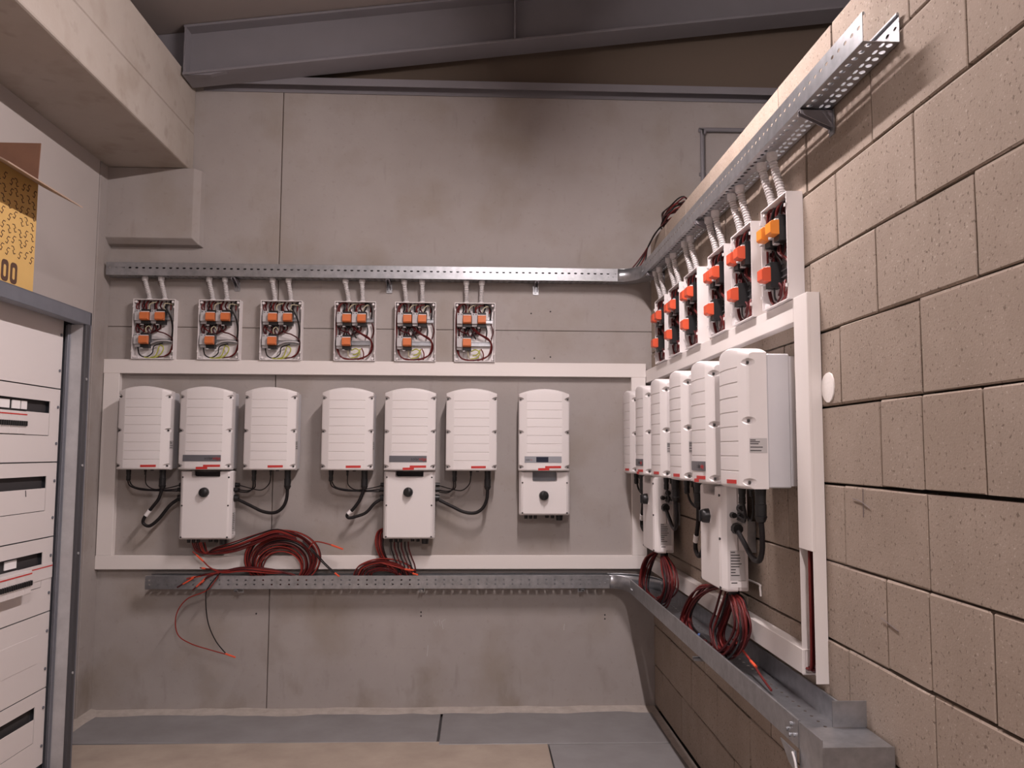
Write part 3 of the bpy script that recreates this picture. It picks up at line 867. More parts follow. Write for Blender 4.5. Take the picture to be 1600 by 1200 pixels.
def tray(label, right, origin, L, d0, d1, z0, z1, side_rows, floor_rows):
    t = thing('cable_tray', label, 'cable tray', origin, right, 'galvanised cable trays')
    for d in (d0, d1):
        b = MB(); perforated(b, (0, -d, z0), (1, 0, 0), (0, 0, 1), L, side_rows)
        rl = sheet(b, 'side_rail', t)
        s = 1 if d == d0 else -1
        bb = MB(); bb.tube([(0, -d - s * 0.0035, z1), (L, -d - s * 0.0035, z1)], 0.0042, 6); bb.build('rolled_edge', GALV, rl, smooth=60)
    b = MB(); perforated(b, (0, -d0, z0), (1, 0, 0), (0, -1, 0), L, floor_rows)
    sheet(b, 'tray_floor', t)
    return t
S_UP = [(0, .036, None), (.036, .060, (.0105, .0055, .0425)), (.060, .080, None)]
F_UP = [(0, .008, None), (.008, .031, (.0115, .0090, .040)), (.031, .033, None), (.033, .047, (.0145, .0050, .040)), (.047, .066, None), (.066, .092, (.0110, .0090, .040)), (.092, .102, None)]
S_LO = [(0, .018, None), (.018, .036, (.0062, .0050, .053)), (.036, .046, None), (.046, .062, (.0062, .0050, .053)), (.062, .078, None)]
F_LB = [(0, .012, None), (.012, .036, (.008, .007, .053)), (.036, .075, None), (.075, .095, (.006, .004, .053)), (.095, .106, None)]
F_LO = [(0, .03, None), (.03, .056, (.008, .006, .053)), (.056, .144, None), (.144, .170, (.008, .006, .053)), (.170, .200, None)]
UD0, UD1, UZ0, UZ1, UC = 0.006, 0.108, 2.748, 2.828, 0.24
LD0, LD1, LZ0, LZ1, LC = 0.006, 0.206, 0.772, 0.850, 0.305
LDB = 0.112            # the stretch on the concrete wall is narrower
tray('perforated galvanised tray along the concrete wall above the junction boxes', False, (-3.530, 0, 0), 3.530 - UC, UD0, UD1, UZ0, UZ1, S_UP, F_UP)
tray('perforated galvanised tray along the block wall, its open end at the upper right', True, (0, -UC, 0), 3.310 - UC, UD0, UD1, UZ0, UZ1, S_UP, F_UP)
tray('galvanised tray along the concrete wall below the red cable coils', False, (-3.205, 0, 0), 3.205 - LC, LD0, LDB, LZ0, LZ1, S_LO, F_LB)
tray('galvanised tray running low along the block wall towards the camera', True, (0, -LC, 0), 2.985 - LC, LD0, LD1, LZ0, LZ1, [(0, .078, None)], F_LO)
def tray_cables(label, pts, n, dmin, dmax, r=0.0055):
    t = thing('tray_cables', label, 'cables')
    for k in range(n):
        d = dmin + (dmax - dmin) * (k + .5) / n
        path = [(x, y, z + (k % 3) * .018 + random.uniform(0, .008)) for x, y, z in pts(d)]
        MB().tube(path, r, 6, smooth=3).build('cable', (W_DRED, W_BLACK, W_BLACK)[k % 3], t, smooth=60)
tray_cables('dark cables lying in the upper tray along the concrete wall', lambda d: [(-3.42 + 0.35 * i, -d, 2.757) for i in range(10)], 15, 0.016, 0.102)
tray_cables('dark cables lying in the far half of the upper tray along the block wall', lambda d: [(-d, -0.26 - 0.3 * i, 2.757) for i in range(8)], 8, 0.016, 0.098)
def bend(label, d0, d1, z0, z1, c, db=None):
    t = thing('tray_bend', label, 'cable tray', group='galvanised tray bends')
    n = 12
    db = d1 if db is None else db
    def pt(d, i, z, e=0.0):
        a = math.pi / 2 * i / n
        rx = c - d + e; ry = c - (db if d == d1 else d) + e
        return (-c + rx * math.sin(a), -c + ry * math.cos(a), z)
    for d in (d0, d1):
        b = MB()
        b.loft([[pt(d, i, z0), pt(d, i, z1)] for i in range(n + 1)], cap=False, closed=False)
        rl = sheet(b, 'side_rail', t)
        for p in rl.data.polygons: p.use_smooth = True
        s = -1 if d == d0 else 1
        MB().tube([pt(d, i, z1, s * 0.0035) for i in range(n + 1)], 0.0042, 6).build('rolled_edge', GALV, rl, smooth=60)
    b = MB()
    b.loft([[pt(d0, i, z0), pt(d1, i, z0)] for i in range(n + 1)], cap=False, closed=False)
    sheet(b, 'tray_floor', t)
    for k, (a0, sgn) in enumerate(((0, -1), (n, 1))):
        for j in range(2):
            x, y, z = pt(d1, a0, z0 + 0.03)
            off = 0.03 + 0.03 * j
            p = (x - off, y - 0.001, z) if k == 0 else (x - 0.001, y - off, z)
            q = (p[0], p[1] - 0.004, p[2]) if k == 0 else (p[0] - 0.004, p[1], p[2])
            MB().cyl(p, q, 0.006, 0.005, 8).build('bolt', GALV, t)
bend('curved galvanised tray corner joining the two upper trays', UD0, UD1, UZ0, UZ1, UC)
bend('curved galvanised tray corner joining the two lower trays', LD0, LD1, LZ0, LZ1, LC, LDB)

# drop piece closing the near end of the lower tray
dp = thing('tray_drop', 'grey sheet steel drop box at the near end of the lower tray', 'tray end', group=None)
MB().box(-LD1, -LD0, -3.155, -3.151, 0.0, 0.832).build('front_plate', GALV, dp)
MB().box(-LD1, -LD1 + 0.003, -3.151, -2.988, 0.0, 0.850).build('room_side_plate', GALV, dp)
MB().box(-LD0 - 0.003, -LD0, -3.151, -2.988, 0.0, 0.830).build('wall_side_plate', GALV, dp)
MB().box(-LD1 + 0.003, -LD0 - 0.003, -3.151, -2.988, 0.826, 0.832).build('top_plate', GALV, dp)
MB().box(-0.108, -LD0, -2.994, -2.990, 0.834, 0.908).build('upright_flap', GALV, dp)
for y, z in ((-2.90, 0.80), (-2.93, 0.825), (-2.92, 0.79), (-2.955, 0.80)):
    MB().cyl((-LD1 - 0.001, y, z), (-LD1 - 0.006, y, z), 0.006, n=8).build('bolt', GALV, dp)
# triangular stay plate with a loose wire below the tray's near end
st = thing('stay_plate', 'small pointed steel stay plate fixed under the near end of the lower tray', 'bracket')
b = MB(); b.loft([[(-d, -2.86, 0.762), (-d, -2.98, 0.762), (-d, -2.99, 0.700), (-d, -2.93, 0.715)] for d in (0.212, 0.216)]); b.build('plate', GALV, st)
MB().tube([(-0.218, -2.965, 0.755), (-0.223, -3.0, 0.735), (-0.225, -3.02, 0.68), (-0.222, -3.02, 0.60)], 0.0035, 6, smooth=5).build('loose_wire', PAPER, st, smooth=60)

def bracket(label, right, pos, d1, zt, wall_h):
    t = thing('tray_bracket', label, 'bracket', (0, pos, 0) if right else (pos, 0, 0), right, 'tray brackets')
    MB().box(-0.018, 0.018, 0, -0.004, zt - wall_h, zt - 0.002).build('wall_plate', GALV, t)
    b = MB()
    b.loft([[(u, -0.004, zt - wall_h * 0.75), (u, -d1 - 0.004, zt - 0.016), (u, -d1 - 0.004, zt - 0.002), (u, -0.004, zt - 0.002)] for u in (-0.012, -0.009)])
    b.loft([[(u, -0.004, zt - wall_h * 0.75), (u, -d1 - 0.004, zt - 0.016), (u, -d1 - 0.004, zt - 0.002), (u, -0.004, zt - 0.002)] for u in (0.009, 0.012)])
    b.box(-0.012, 0.012, -0.004, -d1 - 0.004, zt - 0.005, zt - 0.002)
    b.build('arm', STEEL_PAINT if zt > 2 else GALV, t)
    MB().cyl((0, -0.004, zt - wall_h + 0.014), (0, -0.012, zt - wall_h + 0.014), 0.006, n=8).build('bolt', GALV, t)
for x, w in ((-2.729, 'between junction boxes two and three'), (-1.739, 'between junction boxes four and five'), (-0.771, 'near the corner')):
    bracket('bracket under the upper tray on the concrete wall ' + w, False, x, 0.105, 2.746, 0.075)
for y, w in ((-2.86, 'nearest the open tray end'), (-1.56, 'above the third and fourth junction boxes'), (-0.40, 'closest to the corner')):
    bracket('bracket under the upper tray on the block wall, ' + w, True, y, 0.105, 2.746, 0.085)
for x, w in ((-2.644, 'below the red coil'), (-1.497, 'below the middle switch box'), (-0.477, 'near the corner')):
    bracket('bracket tip under the lower tray on the concrete wall, ' + w, False, x, 0.118, 0.770, 0.04)
bracket('bracket tip under the lower tray on the block wall', True, -1.878, 0.225, 0.770, 0.04)

# ================================================================== CABLES between inverters and switch boxes
def plug(t, u, z0, z1, r, d=0.130):
    b = MB()
    h = z0 - z1
    b.tube([(u, -d, z0), (u, -d, z0 - h * .3), (u, -d, z0 - h * .32), (u, -d, z0 - h * .75), (u, -d, z0 - h * .78), (u, -d, z1)], [r * .95, r * .95, r * 1.05, r, r * 1.15, r * .75], 12)
    return b.build('plug', BLACK, t, smooth=40)
def link_cables(right, cu, side, bu, uz, kind, where):
    """cu: inverter centre, bu: switch box flank, both along the wall"""
    g = 'black cables between inverters and switch boxes'
    t = thing('power_cable', 'thick black power cable with large plug ' + where, 'cable', (0, 0, 0), right, g)
    plug(t, cu + 0.105, uz - 0.028, uz - 0.120, 0.020)
    dz = uz - 1.512
    if side == 'L' and kind == 0:
        P = [(.105, 1.395), (.085, 1.33), (.045, 1.275), (.000, 1.215), (-.008, 1.178), (.030, 1.160), (.085, 1.205), (.145, 1.285), (.195, 1.325)]
    elif side == 'L':
        P = [(.105, 1.395), (.075, 1.32), (.035, 1.265), (.000, 1.232), (.010, 1.212), (.060, 1.222), (.115, 1.245), (.165, 1.300), (.20, 1.325)]
    else:
        P = [(.105, 1.395), (.100, 1.33), (.075, 1.275), (.030, 1.244), (-.03, 1.250), (-.10, 1.288), (-.16, 1.322)]
    end = bu - 0.028 if side == 'L' else bu + 0.028
    last = P[-1][0]
    pts = []
    for i, (o, z) in enumerate(P):
        f = i / (len(P) - 1)
        u = cu + o + (end - (cu + last)) * max(0, (f - 0.45) / 0.55)
        pts.append((u, -(0.130 - 0.03 * f), z + dz))
    MB().tube(pts, 0.0105, 8, smooth=6).build('cable', W_BLACK, t, smooth=60)
    if side == 'L':
        a, c = Vector(pts[2]), Vector(pts[3])
        MB().tube([a * .7 + c * .3, a * .15 + c * .85], 0.0135, 8).build('paper_tag', PAPER_W, t, smooth=50)
    for k in range(2):
        s = thing('signal_cable', ('thin black lead pair with narrow plug ' if k == 0 else 'single thin black lead ') + where, 'cable', (0, 0, 0), right, g)
        e2 = bu - 0.026 if side == 'L' else bu + 0.026
        if k == 0:
            plug(s, cu - 0.105, uz - 0.028, uz - 0.072, 0.0135)
            for q in (-1, 1):
                if side == 'L':
                    pp = [(cu - .105 + q * .005, 1.44), (cu - .088 + q * .008, 1.408), (cu - .03, 1.388 + q * .004), (cu + .08, 1.380 + q * .002), (e2, 1.383 + q * .006)]
                else:
                    pp = [(cu - .105 + q * .006, 1.44), (cu - .108 + q * .006, 1.400), (cu - .145, 1.376 + q * .004), (e2, 1.380 + q * .006)]
                MB().tube([(u, -0.125 + 0.03 * i / len(pp), z + dz) for i, (u, z) in enumerate(pp)], 0.0042, 6, smooth=6).build('cable', W_BLACK, s, smooth=60)
        else:
            plug(s, cu - 0.002, uz - 0.012, uz - 0.035, 0.006)
            if side == 'L':
                pp = [(cu - .002, 1.48), (cu + .002, 1.42), (cu + .05, 1.388), (cu + .13, 1.395), (e2, 1.412)]
            else:
                pp = [(cu - .002, 1.48), (cu - .012, 1.425), (cu - .06, 1.385), (cu - .13, 1.395), (e2, 1.415)]
            MB().tube([(u, -0.125 + 0.03 * i / len(pp), z + dz) for i, (u, z) in enumerate(pp)], 0.0034, 6, smooth=6).build('cable', W_BLACK, s, smooth=60)
bl, br = UB[1] + 0.006 - 0.160, UB[1] + 0.006 + 0.160
link_cables(False, UB[0], 'L', bl, UZ, 0, 'hanging below the leftmost inverter')
link_cables(False, UB[2], 'R', br, UZ, 0, 'hanging below the third inverter from the left')
bl, br = UB[4] - 0.002 - 0.160, UB[4] - 0.002 + 0.160
link_cables(False, UB[3], 'L', bl, UZ, 1, 'hanging below the fourth inverter from the left')
link_cables(False, UB[5], 'R', br, UZ, 0, 'hanging below the sixth inverter from the left')
c = -(UR[1] + 0.01)
link_cables(True, -UR[2], 'L', c - 0.160, 1.502, 0, 'below the third nearest inverter on the block wall')
link_cables(True, -UR[0], 'R', c + 0.160, 1.502, 0, 'below the nearest inverter on the block wall')
c = -(UR[4] - 0.005)
link_cables(True, -UR[5], 'L', c - 0.160, 1.502, 0, 'below the farthest inverter on the block wall')
link_cables(True, -UR[3], 'R', c + 0.160, 1.502, 0, 'below the fourth nearest inverter on the block wall')

# ================================================================== LOOSE RED AND BLACK SOLAR CABLES
REDS = [W_RED, W_RED2, W_DRED, W_RED, W_BLACK, W_RED2, W_DRED]
def strand(t, pts, mt, r=0.0042, k=5, name='cable_strand'):
    return MB().tube(pts, r, 6, smooth=k).build(name, mt, t, smooth=60)
def jit(p, s):
    return (p[0] + random.uniform(-s, s), p[1] + random.uniform(-s, s), p[2] + random.uniform(-s, s))
def sleeve(t, a, c, mt=TIE):
    MB().tube([a, c], [0.0060, 0.0052], 6).build('red_sleeve', mt, t)

# coil standing in the lower tray
t = thing('cable_coil', 'large round coil of dark red cables standing in the lower tray', 'cable coil', group='coiled solar cables')
for k in range(24):
    f = k / 23
    rx = 0.125 + 0.108 * f + random.uniform(-.006, .006); rz = 0.105 + 0.070 * f + random.uniform(-.004, .004)
    cx = -2.380 + random.uniform(-.010, .014); d = 0.082 + random.uniform(-.024, .024)
    zc = 0.800 + rz * 0.92 if rz < .15 else 0.958
    a0 = random.uniform(0, 6.28); pts = []
    n = 22
    for i in range(n + 1):
        a = a0 + 2 * math.pi * 1.06 * i / n
        z = max(0.782, zc + rz * math.sin(a))
        pts.append((cx + rx * math.cos(a), -d - 0.004 * math.sin(a + k), z))
    strand(t, pts, REDS[k % 7], 0.0043, 3)
t = thing('cable_bunch', 'dark red cables running from the left switch box to the round coil', 'cables')
for k in range(8):
    j = k * 0.008
    pts = [(-2.93 + k * 0.011, -0.097, 1.058), (-2.895 + k * .01, -0.10, 0.998 - .001 * k), (-2.80, -0.10, 0.985 + j * .5), (-2.66, -0.105, 1.005 + j), (-2.52, -0.11, 1.055 + j), (-2.40, -0.115, 1.098 + j * .8), (-2.28, -0.12, 1.070 + j * .6)]
    strand(t, [pts[0]] + [jit(p, .004) for p in pts[1:]], REDS[(k * 3) % 7])
t = thing('cable_tails', 'bunch of cable ends with red sleeves lying over the left end of the lower tray', 'cables')
ends = [[(-2.80, -0.135, 0.905), (-2.845, -0.135, 0.945), (-2.915, -0.13, 1.005)], [(-2.78, -0.13, 0.895), (-2.83, -0.135, 0.900), (-2.865, -0.135, 0.905)],
        [(-2.80, -0.138, 0.872), (-2.90, -0.132, 0.845), (-3.00, -0.135, 0.785)], [(-2.80, -0.138, 0.868), (-2.86, -0.13, 0.855), (-2.945, -0.132, 0.838)],
        [(-2.79, -0.138, 0.862), (-2.83, -0.132, 0.842), (-2.86, -0.136, 0.800)], [(-2.79, -0.138, 0.858), (-2.84, -0.134, 0.83), (-2.905, -0.136, 0.768)]]
for k, e in enumerate(ends):
    base = [(-2.22, -0.085, 0.81), (-2.32, -0.10, 0.862), (-2.45, -0.118, 0.870 + k * .005), (-2.60, -0.126, 0.880 + k * .006), (-2.72, -0.130, 0.877 + k * .002)]
    pts = [base[0]] + [jit(p, .004) for p in base[1:]] + e
    strand(t, pts, [W_RED2, W_RED, W_DRED, W_RED2, W_RED, W_DRED][k])
    sleeve(t, e[1], Vector(e[1]) * .35 + Vector(e[2]) * .65)
t = thing('hanging_loop', 'thin red and black cable pair hanging in a loop below the lower tray', 'cables')
strand(t, [(-2.742, -0.14, 0.872), (-2.811, -0.14, 0.772), (-2.936, -0.14, 0.715), (-2.997, -0.14, 0.619), (-2.985, -0.14, 0.505), (-2.907, -0.14, 0.448), (-2.791, -0.14, 0.410), (-2.690, -0.14, 0.382)], W_RED2, 0.0036, 8)
strand(t, [(-2.738, -0.14, 0.874), (-2.800, -0.14, 0.80), (-2.821, -0.14, 0.734), (-2.804, -0.14, 0.581), (-2.754, -0.14, 0.466), (-2.690, -0.14, 0.388)], W_BLACK, 0.0036, 8)
sleeve(t, (-2.690, -0.14, 0.384), (-2.628, -0.14, 0.362))
t = thing('cable_tails', 'black and red cable ends sticking out to the right of the round coil', 'cables')
strand(t, [(-2.20, -0.13, 1.02), (-2.16, -0.13, 1.065), (-2.06, -0.13, 1.045), (-1.99, -0.13, 1.02)], W_RED2)
sleeve(t, (-2.06, -0.13, 1.045), (-1.985, -0.13, 1.018))
for q in (0, 0.012):
    strand(t, [(-2.24, -0.12, 1.07 - q), (-2.16 - q, -0.13, 1.0), (-2.10 - q, -0.11, 0.93), (-2.03 - q, -0.125, 0.87)], W_BLACK, 0.004)
sleeve(t, (-2.035, -0.128, 0.872), (-2.005, -0.132, 0.850))

# cables below the middle switch box
t = thing('cable_coil', 'flat heap of red cables in the lower tray under the middle switch box', 'cable coil', group='coiled solar cables')
for k in range(13):
    f = k / 12
    rx = 0.10 + 0.10 * f; rz = 0.05 + 0.075 * f
    cx = -1.735 + random.uniform(-.02, .02); d = 0.080 + random.uniform(-.022, .022)
    pts = [(cx + rx * math.cos(a), -d, 0.800 + rz * max(-0.15, math.sin(a)) + (0.03 if math.sin(a) > .3 else 0)) for a in [math.pi * 1.12 - i * math.pi * 1.24 / 12 for i in range(13)]]
    strand(t, pts, REDS[k % 7], 0.0042, 3)
strand(t, [(-1.75, -0.10, 0.93), (-1.65, -0.11, 0.905), (-1.58, -0.115, 0.885), (-1.535, -0.115, 0.888)], W_RED2)
sleeve(t, (-1.60, -0.114, 0.892), (-1.545, -0.115, 0.886))
strand(t, [(-1.70, -0.10, 0.92), (-1.60, -0.11, 0.89), (-1.55, -0.125, 0.868), (-1.52, -0.13, 0.860)], W_RED)
sleeve(t, (-1.55, -0.125, 0.868), (-1.515, -0.13, 0.859))
t = thing('cable_bunch', 'red cables looping out behind the left edge of the middle switch box', 'cables')
for k in range(7):
    q = k * 0.007
    strand(t, [jit(p, .003) for p in [(-1.66, -0.030, 1.11), (-1.74, -0.030, 1.140 - q), (-1.785 + q, -0.040, 1.115), (-1.79 + q * 1.2, -0.060 - q, 1.04), (-1.755 + q, -0.078, 0.955), (-1.69 + q, -0.085, 0.885), (-1.62 + q, -0.085, 0.83)]], [W_RED2, W_RED, W_DRED, W_RED2, W_RED, W_DRED, W_BLACK][k])
t = thing('cable_bunch', 'dark cables dropping from the bottom of the middle switch box', 'cables')
for k in range(6):
    x = -1.692 + 0.022 * k
    strand(t, [(x, -0.096, 1.062), (x + .004, -0.10, 1.02), (x + .022, -0.095, 0.965), (x + .045, -0.09, 0.90), (x + .05, -0.085, 0.80)], W_DRED if k % 2 else W_BLACK, 0.0045)

# cables below the two switch boxes on the block wall
def drop(label, path, n, s):
    t = thing('cable_coil', label, 'cable coil', group='coiled solar cables')
    for k in range(n):
        o = (random.uniform(-s, s), random.uniform(-s, s), 0)
        pts = []
        for i, p in enumerate(path):
            q = (p[0] + o[0] * (0.4 if i == 0 else 1), p[1] + o[1] * (0.7 if i == 0 else 1.3), max(0.783, p[2] + (0 if i == 0 else random.uniform(-s, s) * .5 + (k / n - .5) * s)))
            pts.append((max(-0.19, min(-0.05, q[0])), q[1], q[2]))
        strand(t, pts, [W_DRED, W_RED, W_DRED, W_BLACK, W_RED][k % 5], 0.0048, 6)
    return t
drop('loop of dark red cables on the far side below the nearest switch box', [(-.095, -1.84, 1.055), (-.12, -1.68, 1.01), (-.13, -1.52, .93), (-.145, -1.45, .84), (-.15, -1.58, .795), (-.14, -1.80, .79)], 14, .028)
q = drop('tight hank of dark red cables below the near side of the nearest switch box', [(-.095, -2.00, 1.055), (-.10, -2.12, 1.02), (-.10, -2.16, .94), (-.105, -2.07, .85), (-.11, -1.94, .805), (-.11, -1.84, .86), (-.10, -1.90, .96), (-.095, -1.98, 1.05)], 18, .030)
strand(q, [(-.10, -2.02, .87), (-.10, -2.12, .86), (-.10, -2.26, .835)], W_RED2, 0.0045)
sleeve(q, (-.10, -2.24, .838), (-.10, -2.30, .832))
strand(q, [(-.10, -2.27, .835), (-.10, -2.36, .81), (-.10, -2.46, .79)], W_RED, 0.0042)
MB().box(-.15, -.13, -1.655, -1.635, .80, .815).build('blue_ferrule', BLUE, q, bevel=0.006)
drop('hank of dark red cables below the far side of the corner switch box', [(-.095, -.56, 1.055), (-.12, -.46, 1.0), (-.13, -.36, .90), (-.145, -.40, .81), (-.14, -.60, .79)], 14, .026)
drop('hank of dark red cables below the near side of the corner switch box', [(-.095, -.73, 1.055), (-.11, -.92, 1.01), (-.11, -.98, .92), (-.12, -.86, .82), (-.13, -.66, .79)], 16, .032)

# coil left on top of the block wall, tails hanging into the upper tray
t = thing('cable_coil', 'small coil of dark red cables lying on top of the block wall at the corner', 'cable coil', group='coiled solar cables')
for k in range(14):
    rx = random.uniform(.03, .065); ry = random.uniform(.17, .28)
    pts = [(0.055 + rx * math.cos(a), -0.46 + ry * math.sin(a), 3.048 + 0.006 * k + 0.012 * math.sin(3 * a + k)) for a in [2 * math.pi * i / 12 for i in range(13)]]
    strand(t, pts, [W_DRED, W_BLACK, W_RED][k % 3], 0.0045, 3)
for k in range(4):
    q = k * 0.025
    strand(t, [(0.02, -0.36 - q, 3.07), (-0.015, -0.22 - q, 3.04), (-0.045, -0.13, 2.97), (-0.10 + q * .6, -0.095, 2.89), (-0.175 + q * .9, -0.08, 2.80), (-0.22 + q, -0.07, 2.765)], [W_DRED, W_BLACK, W_RED, W_BLACK][k], 0.0048, 6)

# ================================================================== PIPE high on the back wall, clip on the block wall
pp = thing('conduit_pipe', 'thin grey pipe bent at a right angle high on the back wall', 'pipe')
MB().tube([(0.358, -0.018, 2.6), (0.358, -0.018, 3.72), (0.362, -0.018, 3.775), (0.382, -0.018, 3.808), (0.43, -0.018, 3.818), (1.6, -0.018, 3.824)], 0.015, 10, smooth=4).build('pipe', STEEL_PAINT, pp, smooth=60)
MB().box(0.338, 0.378, -0.020, 0.0, 3.50, 3.52).build('pipe_clip', STEEL_PAINT, pp)
cl = MB().tube([(-0.003, -1.84, 1.095), (-0.006, -2.07, 1.10), (-0.006, -2.083, 1.09), (-0.004, -2.085, 1.055)], 0.0045, 6, smooth=3).build('wire_clip', TRUNK, smooth=60)
tag(cl, 'thin bent white clip on the block wall behind the nearest switch box', 'clip')

# ================================================================== DISTRIBUTION CABINET at the left
CX = -3.20          # front of the frame
PX = -3.31          # front of the fascia panels
CY0, CY1 = -0.987, -2.75
CZ = 2.355
cab = thing('distribution_cabinet', 'tall grey steel distribution cabinet with white panels against the left wall', 'cabinet', (0, 0, 0))
MB().box(XL + 0.005, PX - 0.03, CY1, CY0, 0.0, CZ).build('carcass', CAB_STEEL, cab)
MB().box(PX - 0.03, CX, CY0 - 0.012, CY0, 0.0, CZ).build('side_panel', CAB_STEEL, cab)
MB().box(PX - 0.03, CX, CY1, CY1 + 0.05, 0.0, CZ).build('side_panel', CAB_STEEL, cab)
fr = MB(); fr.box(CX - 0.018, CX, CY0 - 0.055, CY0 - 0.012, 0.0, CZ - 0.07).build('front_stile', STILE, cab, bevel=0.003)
MB().box(CX - 0.06, CX, CY1, CY0, CZ - 0.070, CZ).build('top_rail', CAB_STEEL, cab, bevel=0.003)
MB().box(PX - 0.03, CX, CY1, CY0 - 0.012, CZ - 0.004, CZ).build('roof_sheet', CAB_STEEL, cab)
MB().box(CX - 0.080, CX - 0.018, CY0 - 0.052, CY0 - 0.012, 0.0, CZ - 0.07).build('jamb', CAB_GALV, cab)
MB().box(PX + 0.002, CX - 0.080, CY0 - 0.058, CY0 - 0.012, 0.0, CZ - 0.07).build('hinge_profile', CAB_STEEL, cab, bevel=0.003)
MB().tube([(PX + 0.020, CY0 - 0.060, 0.0), (PX + 0.020, CY0 - 0.060, CZ - 0.07)], 0.006, 8).build('seal', CAB_STEEL, cab, smooth=60)
for z in (2.0, 1.55, 1.1, 0.5):
    MB().cyl((CX - 0.001, CY0 - 0.035, z), (CX + 0.004, CY0 - 0.035, z), 0.007, n=8).build('rivet', CAB_GALV, cab)
PY0, PY1 = -1.058, -2.70
cuts = [2.318, 1.943, 1.568, 1.191, 0.817, 0.440, 0.066]
def pb(b, y0, y1, z0, z1, x0=PX - 0.004, x1=PX): return b.box(x0, x1, y0, y1, z0, z1)
for i in range(6):
    zt, zb = cuts[i] - 0.003, cuts[i + 1] + 0.003
    b = MB()
    if i in (0, 4):
        pb(b, PY1, PY0, zb, zt)
        fp = b.build('fascia_panel', PANEL, cab)
        if i == 4:
            MB().box(PX, PX + 0.002, -2.55, -1.165, zt - 0.235, zt - 0.095).build('blank_cover', PANEL, fp, bevel=0.0008)
    else:
        wt, wbm = zt - 0.066, zt - 0.240
        ye = -1.155
        pb(b, PY1, PY0, wt, zt); pb(b, PY1, PY0, zb, wbm); pb(b, ye, PY0, wbm, wt)
        fp = b.build('fascia_panel', PANEL, cab)
        MB().box(PX - 0.028, PX - 0.024, PY1, ye, wbm - 0.01, wt + 0.01).build('slot_back', DARK, fp)
        cov_end = -2.6 if i in (2, 5) else -1.372
        MB().box(PX - 0.004, PX - 0.0005, cov_end, ye - 0.004, wbm + 0.003, wt - 0.060).build('blank_cover', PANEL, fp, bevel=0.0008)
        if i in (1, 3):
            y0 = -1.376 if i == 1 else -1.345
            p0 = 0.0 if i == 1 else 0.045
            zt2 = wt - 0.062
            for kk in range(7):
                ya = y0 - kk * 0.072
                br_ = MB().box(PX - 0.02, PX + 0.006 + p0, ya - 0.070, ya, wbm + 0.004, zt2).build('circuit_breaker', PANEL, fp, bevel=0.002)
                MB().box(PX + 0.0062 + p0, PX + 0.0072 + p0, ya - 0.070, ya, zt2 - 0.018, zt2 - 0.012).build('red_line', RED, br_)
                for q in range(4):
                    yy = ya - 0.009 - q * 0.0175
                    MB().box(PX + 0.004 + p0, PX + 0.017 + p0, yy - 0.010, yy, zt2 - 0.070, zt2 - 0.046).build('toggle', BLACK, br_, bevel=0.002)
            if i == 3:
                MB().box(PX + 0.0, PX + 0.003, y0 + 0.002, PY0, zt2 - 0.075, zt2).build('breaker_cover', PANEL, fp)
                MB().box(PX + 0.003, PX + 0.0036, y0 + 0.002, PY0, zt2 - 0.018, zt2 - 0.012).build('red_line', RED, fp)
            for ya, yb in ((-1.39, -1.34), (-1.47, -1.40), (-1.62, -1.49)) if i == 1 else ((-1.46, -1.36),):
                MB().box(PX - 0.02, PX - 0.016, ya, yb, wt - 0.050, wt - 0.010).build('circuit_tag', PAPER_W, fp)
    for z in ((zt + zb) / 2 + 0.093, (zt + zb) / 2 - 0.093):
        sc = MB(); sc.cyl((PX, PY0 - 0.022, z), (PX + 0.005, PY0 - 0.022, z), 0.0075, n=8); sc.build('screw', CAB_STEEL, fp)
MB().tube([(PX + 0.0005, -1.345, 1.435), (PX + 0.0005, -1.340, 1.405)], 0.0022, 4).build('pen_mark', INK, cab)

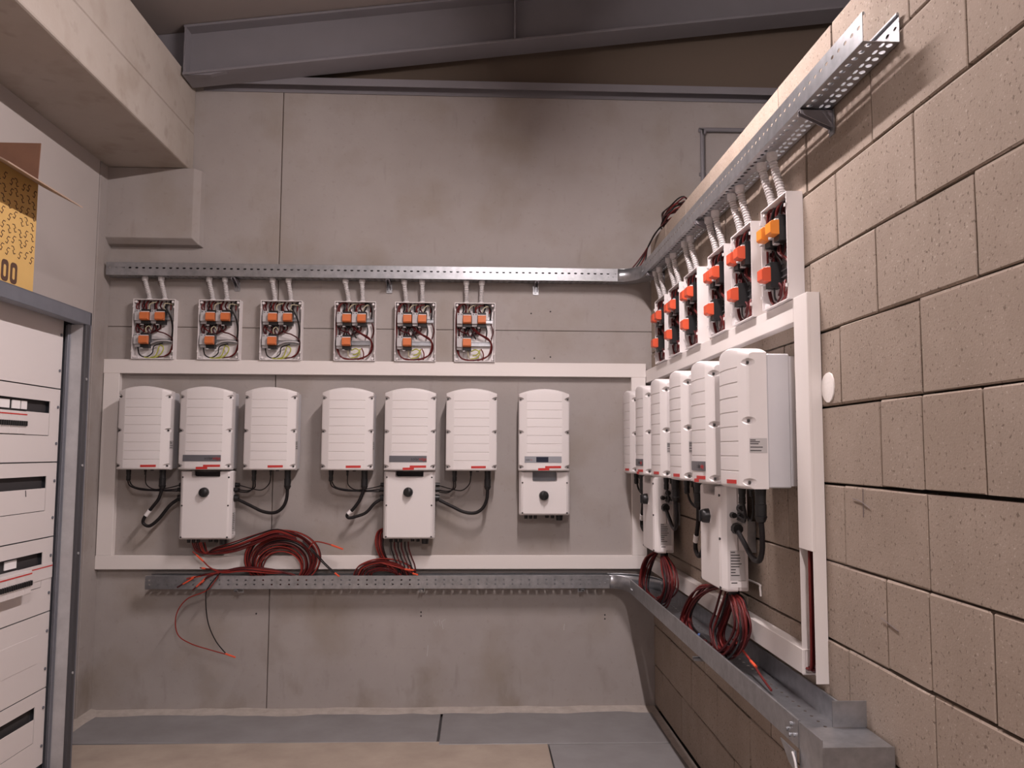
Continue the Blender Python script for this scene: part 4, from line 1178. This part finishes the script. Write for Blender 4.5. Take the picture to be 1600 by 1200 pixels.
# ================================================================== CARDBOARD BOX on the cabinet
cbx = thing('cardboard_box', 'open yellow and brown cardboard box on top of the cabinet', 'box', (0, 0, CZ + 0.001))
BX0, BX1, BY0, BY1, BH = XL + 0.012, -3.280, -2.02, -1.430, 0.555
w = 0.005
MB().box(BX1 - w, BX1, BY0, BY1, 0, BH).build('front_side', CARD_Y, cbx)
MB().box(BX0, BX0 + w, BY0, BY1, 0, BH).build('rear_side', CARD, cbx)
MB().box(BX0 + w, BX1 - w, BY1 - w, BY1, 0, BH).build('far_side', CARD, cbx)
MB().box(BX0 + w, BX1 - w, BY0, BY0 + w, 0, BH).build('near_side', CARD, cbx)
MB().box(BX0 + w, BX1 - w, BY0 + w, BY1 - w, 0, w).build('bottom', CARD, cbx)
b = MB(); b.loft([[(x, y, z) for x, z in ((BX1 - 0.004, BH), (BX1 + 0.185, BH - 0.098), (BX1 + 0.187, BH - 0.093), (BX1 - 0.002, BH + 0.006))] for y in (BY0, BY1 + 0.06)])
b.build('front_flap', CARD_EDGE, cbx)
b = MB(); b.loft([[(x, y, z) for y, z in ((BY1 - 0.005, BH), (BY1, BH), (BY1 + 0.012, BH + 0.205), (BY1 + 0.007, BH + 0.205))] for x in (BX0 + 0.004, BX1 - 0.002)])
b.build('far_flap', CARD, cbx)
# printed pattern of little strokes and part of a word
rnd = random.Random(5)
b = MB()
for r_ in range(7):
    for k in range(11):
        y = BY1 - 0.030 - k * 0.050 + rnd.uniform(-.006, .006); z = 0.172 + r_ * 0.054 + rnd.uniform(-.006, .006) + (0.008 if k % 2 else -0.004)
        s = rnd.choice((-1, 1))
        pts = [(BX1 + 0.0006, y + s * a * 0.018, z + c * 0.017) for a, c in ((-1, .9), (-.2, 1), (.4, .2), (-.3, -.1), (.2, -1), (.9, -.7))]
        b.tube(pts, 0.0022, 4)
b.build('printed_pattern', CARD_INK, cbx)
for y in (-1.600, -1.672):
    b = MB()
    oo = [(y + a, z) for a, z in rrect(-0.028, 0.028, 0.03, 0.128, 0.020)]
    ii = [(y + a, z) for a, z in rrect(-0.011, 0.011, 0.05, 0.106, 0.009)]
    n = len(oo); base = len(b.v)
    for loop, x in ((oo, BX1 + 0.0012), (ii, BX1 + 0.0012), (oo, BX1 + 0.0002), (ii, BX1 + 0.0002)):
        b.v += [(x, yy, zz) for yy, zz in loop]
    for i in range(n):
        j = (i + 1) % n
        b.f += [(i, j, n + j, n + i), (2 * n + i, 2 * n + j, j, i), (n + i, n + j, 3 * n + j, 3 * n + i)]
    b.build('printed_letter', CARD_INK, cbx)
